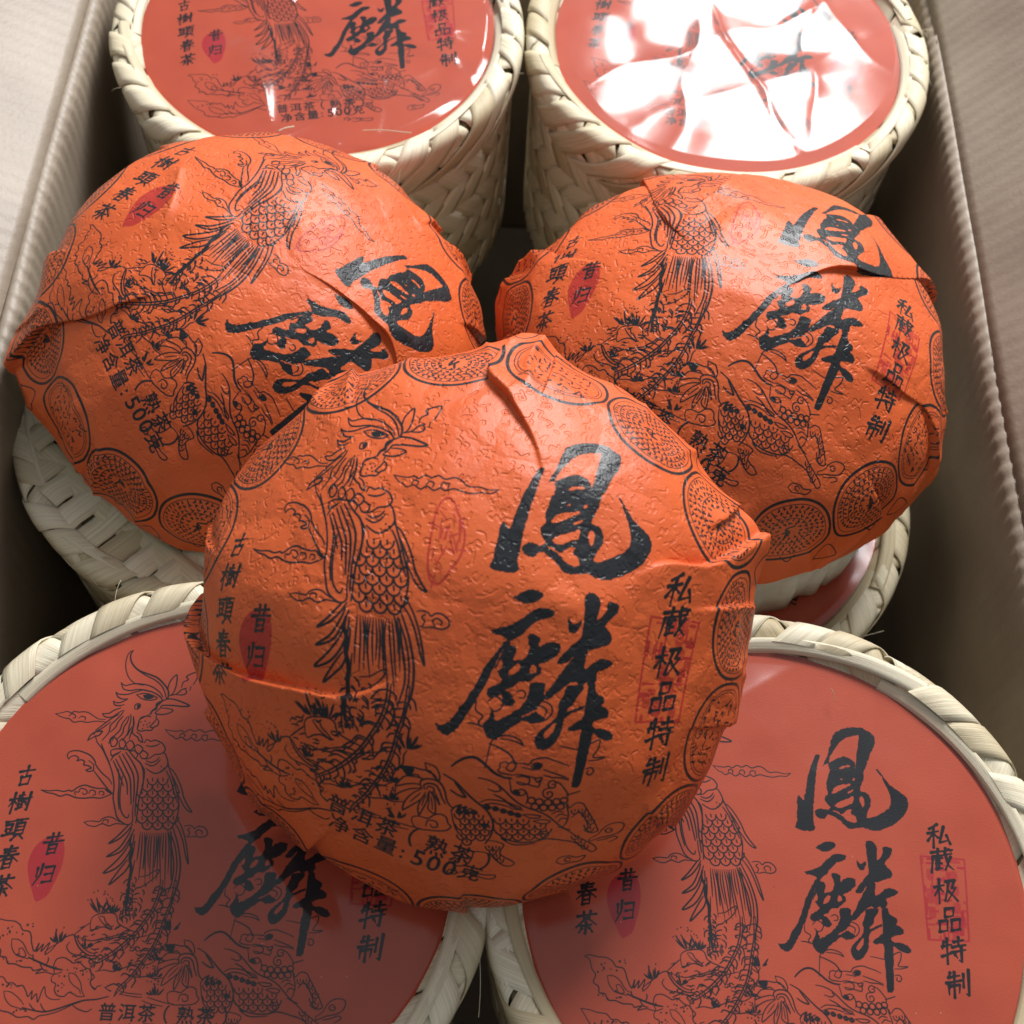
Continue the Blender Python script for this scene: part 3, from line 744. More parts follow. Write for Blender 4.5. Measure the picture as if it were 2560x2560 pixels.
def bamboo_mat(name, dark, light):
    m, nt, b = new_mat(name)
    uv = N(nt, 'ShaderNodeUVMap'); oi = N(nt, 'ShaderNodeObjectInfo')
    mp = N(nt, 'ShaderNodeMapping'); mp.inputs['Scale'].default_value = (2.0, 26.0, 1)
    L(nt, uv.outputs[0], mp.inputs[0])
    ad = N(nt, 'ShaderNodeVectorMath', operation='ADD'); L(nt, mp.outputs[0], ad.inputs[0])
    cb = N(nt, 'ShaderNodeCombineXYZ'); ml = N(nt, 'ShaderNodeMath', operation='MULTIPLY'); ml.inputs[1].default_value = 40
    L(nt, oi.outputs['Random'], ml.inputs[0]); L(nt, ml.outputs[0], cb.inputs[0]); L(nt, ml.outputs[0], cb.inputs[1]); L(nt, cb.outputs[0], ad.inputs[1])
    n = N(nt, 'ShaderNodeTexNoise'); n.inputs['Scale'].default_value = 1; n.inputs['Detail'].default_value = 4; n.inputs['Roughness'].default_value = .65
    L(nt, ad.outputs[0], n.inputs['Vector'])
    c = ramp(nt, n.outputs[0], [(.28, dark), (.62, light)])
    tone = ramp(nt, oi.outputs['Random'], [(0, (.66, .60, .47)), (.35, (.88, .85, .77)), (1, (1, 1, .97))])
    mm = N(nt, 'ShaderNodeMix', data_type='RGBA', blend_type='MULTIPLY'); mm.inputs[0].default_value = 1
    L(nt, c, mm.inputs[6]); L(nt, tone, mm.inputs[7]); L(nt, mm.outputs[2], b.inputs['Base Color'])
    b.inputs['Roughness'].default_value = .5; b.inputs['Specular IOR Level'].default_value = .4
    bp = N(nt, 'ShaderNodeBump'); bp.inputs['Strength'].default_value = .5; bp.inputs['Distance'].default_value = .0004
    L(nt, n.outputs[0], bp.inputs['Height']); L(nt, bp.outputs[0], b.inputs['Normal'])
    return m
M_BAMBOO = bamboo_mat('bamboo_strip', (.57, .49, .345), (.83, .77, .62))
M_SHADE_CORE = bamboo_mat('bamboo_shade_core', (.22, .17, .09), (.36, .29, .17))  # dark shell behind the strips: shade of the gaps put into its colour

def film_mat():
    m = bpy.data.materials.new('clear_plastic_film'); m.use_nodes = True; nt = m.node_tree; nt.nodes.clear()
    out = N(nt, 'ShaderNodeOutputMaterial'); tr = N(nt, 'ShaderNodeBsdfTransparent'); gl = N(nt, 'ShaderNodeBsdfGlossy')
    gl.inputs['Roughness'].default_value = .15; tr.inputs[0].default_value = (.97, .97, .97, 1)
    lw_ = N(nt, 'ShaderNodeLayerWeight'); lw_.inputs[0].default_value = .5
    pw = N(nt, 'ShaderNodeMath', operation='POWER'); pw.inputs[1].default_value = 5.0; L(nt, lw_.outputs['Facing'], pw.inputs[0])
    fz = N(nt, 'ShaderNodeMath', operation='MULTIPLY_ADD'); fz.inputs[1].default_value = .96; fz.inputs[2].default_value = .04; L(nt, pw.outputs[0], fz.inputs[0])
    mu = N(nt, 'ShaderNodeMath', operation='MULTIPLY'); mu.inputs[1].default_value = 1.2; mu.use_clamp = True
    tc = N(nt, 'ShaderNodeTexCoord'); n = N(nt, 'ShaderNodeTexNoise'); n.inputs['Scale'].default_value = 35; n.inputs['Detail'].default_value = 2
    L(nt, tc.outputs['Object'], n.inputs['Vector'])
    bp = N(nt, 'ShaderNodeBump'); bp.inputs['Strength'].default_value = .25; bp.inputs['Distance'].default_value = .0015; L(nt, n.outputs[0], bp.inputs['Height'])
    L(nt, bp.outputs[0], gl.inputs['Normal']); L(nt, bp.outputs[0], lw_.inputs['Normal'])
    mx = N(nt, 'ShaderNodeMixShader'); L(nt, fz.outputs[0], mu.inputs[0]); L(nt, mu.outputs[0], mx.inputs[0])
    L(nt, tr.outputs[0], mx.inputs[1]); L(nt, gl.outputs[0], mx.inputs[2]); L(nt, mx.outputs[0], out.inputs[0])
    return m
M_FILM = film_mat()

def card_mat():
    m, nt, b = new_mat('corrugated_cardboard')
    tc = N(nt, 'ShaderNodeTexCoord'); n = N(nt, 'ShaderNodeTexNoise'); n.inputs['Scale'].default_value = 30; n.inputs['Detail'].default_value = 8
    L(nt, tc.outputs['Object'], n.inputs['Vector'])
    n2 = N(nt, 'ShaderNodeTexNoise'); n2.inputs['Scale'].default_value = 700; n2.inputs['Detail'].default_value = 3
    L(nt, tc.outputs['Object'], n2.inputs['Vector'])
    c = ramp(nt, n.outputs[0], [(.3, (.25, .20, .15)), (.7, (.34, .28, .215))])
    sp = N(nt, 'ShaderNodeMapRange'); sp.inputs[1].default_value = .3; sp.inputs[2].default_value = .7; sp.inputs[3].default_value = .12; sp.inputs[4].default_value = 0
    L(nt, n2.outputs[0], sp.inputs[0])
    L(nt, mix(nt, sp.outputs[0], c, (.16, .11, .07)), b.inputs['Base Color'])
    b.inputs['Roughness'].default_value = .48; b.inputs['Specular IOR Level'].default_value = .5
    bp = N(nt, 'ShaderNodeBump'); bp.inputs['Strength'].default_value = .4; bp.inputs['Distance'].default_value = .0003
    L(nt, n2.outputs[0], bp.inputs['Height']); L(nt, bp.outputs[0], b.inputs['Normal'])
    return m
M_CARD = card_mat()

# ------------------------------------------------------------------ the cardboard box
box = thing('cardboard_box', 'open brown corrugated cardboard box holding the woven baskets', 'box', (0, 0, -0.21))
Z0 = -0.21
def fluted(name, path, y0, y1, axis='y', amp=.00005, pitch=.0056, thick=.004, seed=0):
    """sheet of corrugated card: path = cross-section points (across, z), extruded along y (or x); flutes across the crease"""
    path = np.array(path, float)
    seg = np.r_[0, np.cumsum(np.linalg.norm(np.diff(path, axis=0), axis=1))]
    t = np.linspace(0, seg[-1], max(12, int(seg[-1] / .004)))
    t = np.unique(np.r_[t, seg]); pa = np.interp(t, seg, path[:, 0]); pz = np.interp(t, seg, path[:, 1])
    ta = np.gradient(pa, t); tz = np.gradient(pz, t); ln = np.hypot(ta, tz); na, nz = -tz / ln, ta / ln
    ys = np.arange(y0, y1, pitch / 6); W, Y = np.meshgrid(t, ys, indexing='ij')
    crease = np.zeros_like(t)
    for s_ in seg[1:-1]: crease = np.maximum(crease, np.exp(-((t - s_) / .004) ** 2))
    d = amp * np.sin(2 * math.pi * Y / pitch + .35 * vnoise(Y * 40, W * 25, seed)) * (1 + 5.0 * crease[:, None]) + .0012 * vnoise(Y * 14, W * 14, seed + 3)
    def side(off):
        A = pa[:, None] + na[:, None] * (d + off); Z = pz[:, None] + nz[:, None] * (d + off)
        return np.stack([A, Y, Z], -1) if axis == 'y' else np.stack([Y, A, Z], -1)
    P = np.concatenate([side(0), side(-thick)[::-1]], 0)
    P = np.concatenate([P, P[:1]], 0)
    return mesh_grid(name, P)
XL, XR = -0.1615, 0.1585
zc_l, zc_r = 0.004 - Z0, 0.002 - Z0
left = obj('side_wall', fluted('side_wall', [(XL - .006, 0), (XL, zc_l - .004), (XL - .002, zc_l)], -.25, .245), M_CARD, box)
obj('flap', fluted('flap', [(XL - .0012, zc_l - .001), (XL - .035, zc_l + .016), (XL - .14, zc_l + .062)], -.245, .24, seed=5), M_CARD, box)
right = obj('side_wall', fluted('side_wall', [(XR + .002, zc_r), (XR, zc_r - .004), (XR + .006, 0)], -.25, .245, seed=9), M_CARD, box)
obj('flap', fluted('flap', [(XR + .10, zc_r + .115), (XR + .036, zc_r + .041), (XR + .0012, zc_r - .001)], -.245, .24, seed=15), M_CARD, box)
obj('end_wall', fluted('end_wall', [(.252, 0), (.249, zc_l)][::-1], XL - .004, XR + .004, axis='x', seed=21), M_CARD, box)
obj('end_wall', fluted('end_wall', [(-.252, 0), (-.249, zc_l)], XL - .004, XR + .004, axis='x', seed=22), M_CARD, box)
g = np.stack(np.meshgrid([XL - .004, XR + .004], [-.248, .248], indexing='ij'), -1)
obj('bottom_panel', mesh_grid('bottom_panel', np.concatenate([np.concatenate([g, np.zeros((2, 2, 1))], -1)])), M_CARD, box)

# ------------------------------------------------------------------ bamboo baskets
RT, RB, HB = .0722, .0714, .085                                      # top and bottom radius of the woven side, height
def ribbon(name, path, tang_w, half, thick=.00032, nacross=4):
    """path (n,3), tang_w (n,3) unit across vectors -> strip with slight crown"""
    n = len(path); a = np.linspace(-1, 1, nacross)
    d = np.gradient(path, axis=0); d /= np.linalg.norm(d, axis=1)[:, None]
    nor = np.cross(d, tang_w); nor /= np.linalg.norm(nor, axis=1)[:, None]
    up = path[:, None] + tang_w[:, None] * (a * half)[None, :, None] + nor[:, None] * (thick * (1 - .35 * a**4))[None, :, None]
    lo = path[:, None] + tang_w[:, None] * (a[::-1] * half)[None, :, None] - nor[:, None] * thick * .5
    P = np.concatenate([up, lo], 1)
    U = np.repeat(np.linspace(0, 1, n)[:, None], 2 * nacross, 1); Vv = np.repeat(np.r_[a, a[::-1]][None] * .5 + .5, n, 0)
    return mesh_grid(name, P, np.stack([U, Vv], -1), closed=True)

NS = 40                                                             # strips per direction round the side
def side_strip(sign, hv):
    n = 44; z = np.linspace(-HB, -.006, n)
    pitch = 2 * math.pi / NS
    turn = sign * (z + HB) / .0712 * .92
    # over two, under two: depends on height only, so every strip is the same shape
    cell = .0712 * pitch / .92 / 2
    ph = ((z + HB) / cell + (0 if sign > 0 else 2)) % 4
    w = np.clip(np.sin(ph / 4 * 2 * math.pi) * 1.8, -1, 1)
    r = RB + (RT - RB) * (z + HB) / HB + .00045 * w
    path = np.c_[r * np.cos(turn), r * np.sin(turn), z]
    d = np.gradient(path, axis=0); d /= np.linalg.norm(d, axis=1)[:, None]
    nor = np.c_[np.cos(turn), np.sin(turn), 0 * z]
    tw = np.cross(nor, d); tw /= np.linalg.norm(tw, axis=1)[:, None]
    return ribbon('strip', path, tw, hv)
SIDE = [side_strip(1, .0047), side_strip(-1, .0047)]

RIMP = np.array([(.0712, -.016), (.0728, -.011), (.0742, -.006), (.0749, -.001), (.0749, .0035), (.0744, .0054), (.0732, .0062), (.0712, .0063), (.0690, .0058), (.0668, .0042), (.0648, .0022), (.0630, .0006)])
def rim_path(t):
    seg = np.linspace(0, 1, len(RIMP)); return np.interp(t, seg, RIMP[:, 0]), np.interp(t, seg, RIMP[:, 1])
RSEG = np.r_[0, np.cumsum(np.linalg.norm(np.diff(RIMP, axis=0), axis=1))]; RSEG /= RSEG[-1]
def rim_path(t): return np.interp(t, RSEG, RIMP[:, 0]), np.interp(t, RSEG, RIMP[:, 1])
def rim_strip(sign, slant, hv, off, t0=0., t1=1., seed=0, bow=0.0):
    """a flat splint bent over the rim: a slanted band laid on the rim surface"""
    n = 26; t = np.linspace(t0, t1, n); s_ = np.linspace(0, 1, n)
    r, z = rim_path(t); dr, dz = np.gradient(r), np.gradient(z); ln = np.hypot(dr, dz); nr, nz = dz / ln, -dr / ln
    k = np.ones(5) / 5; pad = lambda v: np.convolve(np.pad(v, 2, mode='edge'), k, 'valid')
    nr, nz = pad(nr), pad(nz); ln = np.hypot(nr, nz); nr, nz = nr / ln, nz / ln
    lift = off + .0003 * np.sin(s_ * math.pi * 2 + seed)
    th = sign * slant * (s_ - .5) + bow * np.sin(s_ * math.pi)
    a = np.linspace(-1, 1, 5); taper = 1 - .12 * np.abs(np.sin(s_ * 5 + seed))
    def sheet(o, aa):
        R_ = (r + nr * (lift + o))[:, None] + 0 * aa; Z_ = (z + nz * (lift + o))[:, None] + 0 * aa
        T_ = th[:, None] + aa[None] * (hv / .0735) * taper[:, None]
        edge = .00010 * (1 - aa[None] ** 4) * (1 if o > 0 else 0); R_ = R_ + nr[:, None] * edge; Z_ = Z_ + nz[:, None] * edge
        return np.stack([R_ * np.cos(T_), R_ * np.sin(T_), Z_], -1)
    P = np.concatenate([sheet(.0003, a), sheet(-.0002, a[::-1])], 1)
    U = np.repeat(s_[:, None], 10, 1); V_ = np.repeat(np.r_[a, a[::-1]][None] * .5 + .5, n, 0)
    return mesh_grid('strip', P, np.stack([U, V_], -1), closed=True)
RIM_A = [rim_strip(1, .36 + .035 * q, .0062 + .0005 * (q % 3), .0007 + .00008 * q, t0=0, t1=.80, seed=q, bow=.012 * (q - 1)) for q in range(5)]
RIM_B = [rim_strip(-1, .16 + .05 * q, .0078, .0001, t0=.45, t1=1.0, seed=q + 5) for q in range(3)]
RIM_C = [rim_strip(-1, .18 + .03 * q, .0074, .0001, t0=0., t1=.5, seed=q + 9) for q in range(3)]
RIMR, RIMZ = RIMP[::-1, 0][:7], RIMP[::-1, 1][:7]                     # inner half, by rising radius

def binding(rt, seed):
    """long flat splint laid round the inner edge in straight runs"""
    rr = np.random.default_rng(seed); k = 6; a0 = rr.uniform(0, 1)
    out = []
    for i in range(k):
        a = a0 + 2 * math.pi * i / k + rr.normal(0, .06); b = a0 + 2 * math.pi * (i + 1.10) / k + rr.normal(0, .05)
        n = 24; s_ = np.linspace(0, 1, n); th = a + (b - a) * s_
        # nearly a chord: dips towards the label in the middle, ends tucked under its neighbour
        rad = .0706 - .0042 * s_ - .0012 * np.sin(s_ * math.pi)
        z = np.interp(rad, RIMR, RIMZ) + .0009 + .0007 * np.sin(s_ * math.pi) - .0006 * s_
        path = np.c_[rad * np.cos(th), rad * np.sin(th), z]
        e = np.c_[np.cos(th), np.sin(th), 0 * th]; d = np.gradient(path, axis=0); d /= np.linalg.norm(d, axis=1)[:, None]
        slope = np.interp(rad, [.063, .067, .070], [.9, .7, .25])[:, None]
        nor = -e * slope + np.array([0, 0, 1.]); tw = np.cross(nor, d); tw /= np.linalg.norm(tw, axis=1)[:, None]
        out.append(ribbon('binding_splint', path, tw, .0016 + rr.uniform(0, .0008), .00025))
    return out

def lathe(name, prof, n=120):
    prof = np.array(prof, float); t = np.linspace(0, 2 * math.pi, n, endpoint=False)
    P = np.stack([prof[:, 0:1] * np.cos(t), prof[:, 0:1] * np.sin(t), np.repeat(prof[:, 1:], n, 1)], -1)
    uv = np.stack([np.repeat(t[None] / 6.283, len(prof), 0), np.repeat(np.linspace(0, 1, len(prof))[:, None], n, 1)], -1)
    return mesh_grid(name, P, uv, closed=True)
CORE_SIDE = lathe('side_core', [(.0001, -HB), (RB - .0016, -HB), (RT - .0016, -.01)])
CORE_RIM = lathe('rim_core', [(.0700, -.016), (.0718, -.011), (.0732, -.006), (.0739, -.001), (.0739, .003), (.0735, .0046), (.0726, .0052), (.0710, .0053), (.0690, .0047), (.0670, .0032), (.0650, .0012), (.0630, -.0004)])

def disc_points(R, nr, nt, f):
    s_ = np.linspace(0.0, 1, nr); s_[0] = .002
    t = np.linspace(0, 2 * math.pi, nt, endpoint=False)
    S, T = np.meshgrid(s_, t, indexing='ij'); X, Y = S * np.cos(T), S * np.sin(T)
    return np.stack([X * R, Y * R, f(X, Y)], -1), np.stack([X, Y], -1)

def crinkle(X, Y, seed, amp, ridges=9):
    """film surface: soft swells plus a few straight ridges"""
    rr = np.random.default_rng(seed); z = 1.0 * vnoise(X * 1.3 + seed, Y * 1.3, seed) + .42 * vnoise(X * 2.7, Y * 2.7 + seed, seed + 1)
    for i in range(ridges):
        a = rr.uniform(0, math.pi); off = rr.uniform(-.8, .8); d = X * math.cos(a) + Y * math.sin(a) - off + .06 * vnoise(X * 3, Y * 3, i + seed)
        z = z + rr.uniform(.1, .4) * np.exp(-np.abs(d) / rr.uniform(.02, .08)) * (.5 + .5 * vnoise(X * 1.7 + i, Y * 1.7, seed + i))
    return z * amp

def plaited_top(b):
    """flat plaited face: two crossing sets of strips cut to the circle"""
    top = obj('plaited_face', lathe('plaited_core', [(.066, .0038), (.0001, .0038)], 60), M_SHADE_CORE, b)
    pitch = .0098; R = .0690
    for d in (0, 1):
        for i in range(-6, 7):
            c = (i + .3 * d) * pitch
            if abs(c) > R - .003: continue
            h = math.sqrt(R * R - c * c); t = np.linspace(-h, h, 40)
            ph = (t / pitch + i + 2 * d) % 4; w = np.clip(np.sin(ph / 4 * 2 * math.pi) * 1.8, -1, 1)
            z = .0052 + .0005 * w * (1 if d else -1) + .0012 * np.clip((np.hypot(t, c) - .056) / .01, 0, 1) ** 2
            path = np.c_[t, 0 * t + c, z] if d == 0 else np.c_[0 * t + c, t, z]
            tw = np.tile([0, 1., 0] if d == 0 else [-1., 0, 0], (len(t), 1))
            o = obj('strip', ribbon('strip', path, tw, .0045), M_BAMBOO, top)
    top.rotation_euler[2] = .9
    return top

def basket(loc, rot, spin, label, film_amp, film_seed, label_spin, plaited=False):
    b = thing('woven_basket', label, 'basket', loc, (rot[0], rot[1], 0), 'bamboo baskets packed in the cardboard box')
    side = obj('side_wall', CORE_SIDE, M_SHADE_CORE, b); rim = obj('rim', CORE_RIM, M_SHADE_CORE, b)
    for sgn in (0, 1):
        for i in range(NS):
            o = obj('strip', SIDE[sgn], M_BAMBOO, side); o.rotation_euler[2] = spin + 2 * math.pi * i / NS
    nA = 30
    for i in range(nA):
        o = obj('strip', RIM_A[random.randrange(5)], M_BAMBOO, rim); o.rotation_euler[2] = spin + 2 * math.pi * (i + random.uniform(-.05, .05)) / nA
        o = obj('strip', RIM_B[random.randrange(3)], M_BAMBOO, rim); o.rotation_euler[2] = spin + 2 * math.pi * (i + .5 + random.uniform(-.1, .1)) / nA
        o = obj('strip', RIM_C[random.randrange(3)], M_BAMBOO, rim); o.rotation_euler[2] = spin + 2 * math.pi * (i + random.uniform(-.1, .1)) / nA
    rr = np.random.default_rng(film_seed)
    for i in range(14):                                              # frayed hairs of bamboo
        a = rr.uniform(0, 6.28); n = 10; t = np.linspace(0, 1, n); ln = rr.uniform(.004, .014)
        r0 = rr.uniform(.072, .0750); da = rr.normal(0, 1.4); p = np.c_[(r0 + ln * t * .6) * np.cos(a + da * ln * t * 9), (r0 + ln * t * .6) * np.sin(a + da * ln * t * 9), .004 + ln * t * rr.uniform(-.3, .8) - ln * t**2 * .5]
        ph = np.linspace(0, 6.283, 4, endpoint=False); q = p[:, None] + np.stack([np.cos(ph), np.sin(ph), np.sin(ph * 2)], -1)[None] * .00008
        obj('frayed_hair', mesh_grid('frayed_hair', q, np.zeros((n, 4, 2)), closed=True), M_BAMBOO, rim)
    for me in binding(.066, film_seed): o = obj('binding_splint', me, M_BAMBOO, b)
    if plaited:
        plaited_top(b); return b
    f = lambda X, Y: .0033 + .0004 * vnoise(X * 2.3 + film_seed, Y * 2.3, film_seed) + .0002 * vnoise(X * 6, Y * 6, film_seed)
    P, uv = disc_points(.0657, 40, 120, f)
    lab = obj('paper_label', mesh_grid('paper_label', P, uv * .5 * 1.02 + .5, closed=True, flip=True), M_LABEL, b); lab.rotation_euler[2] = label_spin
    P, uv = disc_points(.0650, 110, 260, lambda X, Y: .0052 + np.maximum(crinkle(X, Y, film_seed, film_amp, {3: 12, 11: 6}.get(film_seed, 9)), -.0012) * np.clip((1 - np.hypot(X, Y)) * 14 + .4, 0, 1))
    obj('plastic_film', mesh_grid('plastic_film', P, uv, closed=True, flip=True), M_FILM, b)
    return b
basket((-.0757, .1521, 0), (0, 0), .1, 'basket behind the sideways-printed tea cake, narrow glints on its red label', .0052, 3, .20)
basket((.0767, .1559, 0), (0, 0), .5, 'pale basket whose crumpled film mirrors a broad white window glare', .0032, 11, -.15)
basket((-.0865, .000, -.026), (0, 0), .3, 'basket lying under the tea cake whose print is turned sideways', .0005, 5, .3, True)
basket((.066, -.008, -.052), (0, 0), .8, 'sunken basket under the tea cake with the slightly tilted print', .0005, 6, 2.6)
basket((-.0744, -.1525, 0), (0, 0), .6, 'basket with bird and small red oval seal showing beside the front tea cake', .0017, 8, 0)
basket((.0735, -.1554, 0), (0, 0), .2, 'basket whose label shows both large black brush characters uncovered', .0016, 9, .0)

# ------------------------------------------------------------------ wrapped tea cakes
PHIM, PEX, RRIM = math.radians(70), 1.1, .070
_n = 400; _t = (np.arange(_n) + .5) / _n
P_T = np.linspace(0, 1.25, int(_n * 1.25) + 1)
_s = np.minimum((np.arange(len(P_T) - 1) + .5) / _n, 1.0)
def slope(s_):                                                       # the shoulder turns over fairly sharply
    return PHIM * s_ ** PEX + math.radians(8) * np.tanh((s_ - .76) / .035) * np.clip(s_ / .76, 0, 1) ** 2.5
_ph = slope(_s)
P_R = np.r_[0, np.cumsum(np.cos(_ph)) / _n]; P_H = np.r_[0, -np.cumsum(np.sin(_ph)) / _n]
LP = RRIM / P_R[_n]; H0 = P_H[_n]
def dome_base(U, V):
    s_ = np.hypot(U, V); th = np.arctan2(V, U)
    r = np.interp(s_, P_T, P_R) * LP; h = (np.interp(s_, P_T, P_H) - H0) * LP; ph = slope(np.minimum(s_, 1))
    c, s2 = np.cos(th), np.sin(th)
    P = np.stack([r * c, r * s2, h], -1); Nn = np.stack([np.sin(ph) * c, np.sin(ph) * s2, np.cos(ph)], -1)
    Er = np.stack([np.cos(ph) * c, np.cos(ph) * s2, -np.sin(ph)], -1); Et = np.stack([-s2, c, 0 * c], -1)
    return P, Nn, Er, Et

def pleat_fields(U, V, folds):
    """folds: (side, points, height mm, lap mm, width): side 1 raises the left of the path, -1 the right"""
    dn = np.zeros_like(U); du = np.zeros_like(U); dv = np.zeros_like(U)
    for side, pts, h, lap, w in folds:
        p = catmull(np.array(pts, float), 6); best = np.full(U.shape, 9.); sd = np.zeros_like(U); tt = np.zeros_like(U); nx = np.zeros_like(U); ny = np.zeros_like(U)
        seg = np.linalg.norm(np.diff(p, axis=0), axis=1); cum = np.r_[0, np.cumsum(seg)] / seg.sum()
        for i in range(len(p) - 1):
            a, b = p[i], p[i + 1]; d = b - a; l2 = d @ d; l = math.sqrt(l2)
            t = np.clip(((U - a[0]) * d[0] + (V - a[1]) * d[1]) / l2, 0, 1)
            ex, ey = U - a[0] - t * d[0], V - a[1] - t * d[1]; dist = np.hypot(ex, ey)
            sg = np.sign(d[0] * (V - a[1]) - d[1] * (U - a[0])); m = dist < best
            best = np.where(m, dist, best); sd = np.where(m, side * sg * dist, sd); tt = np.where(m, cum[i] + t * (cum[i + 1] - cum[i]), tt)
            nx = np.where(m, -side * d[1] / l, nx); ny = np.where(m, side * d[0] / l, ny)
        # starts full at the rim end, dies out at the inner end
        tp = np.clip((1 - tt) * 2.6, 0, 1) * np.clip(tt * 9 + .15, 0, 1)
        endfade = np.exp(-np.maximum(best - np.abs(sd), 0) / .03)
        step = .5 + .5 * np.tanh(sd / .0055)
        hi = np.exp(-np.maximum(sd, 0) / w); lo = np.exp(-np.maximum(-sd, 0) / (w * .6))
        far = np.exp(-(best / (w * 3)) ** 2)
        dn += (h * step * hi - .30 * h * (1 - step) * lo) * tp * far * .001
        sh = lap * .001 / LP * step * hi * tp * far
        du -= nx * sh; dv -= ny * sh
    return dn, du, dv

def ridge_fields(U, V, ridges):
    dn = np.zeros_like(U)
    for pts, h, w in ridges:
        p = catmull(np.array(pts, float), 6); best = np.full(U.shape, 9.); tt = np.zeros_like(U)
        seg = np.linalg.norm(np.diff(p, axis=0), axis=1); cum = np.r_[0, np.cumsum(seg)] / seg.sum()
        for i in range(len(p) - 1):
            a, b = p[i], p[i + 1]; d = b - a; t = np.clip(((U - a[0]) * d[0] + (V - a[1]) * d[1]) / (d @ d), 0, 1)
            dist = np.hypot(U - a[0] - t * d[0], V - a[1] - t * d[1]); m = dist < best
            best = np.where(m, dist, best); tt = np.where(m, cum[i] + t * (cum[i + 1] - cum[i]), tt)
        dn += h * .001 * np.exp(-best / w) * np.clip((1 - tt) * 3, 0, 1)
    return dn

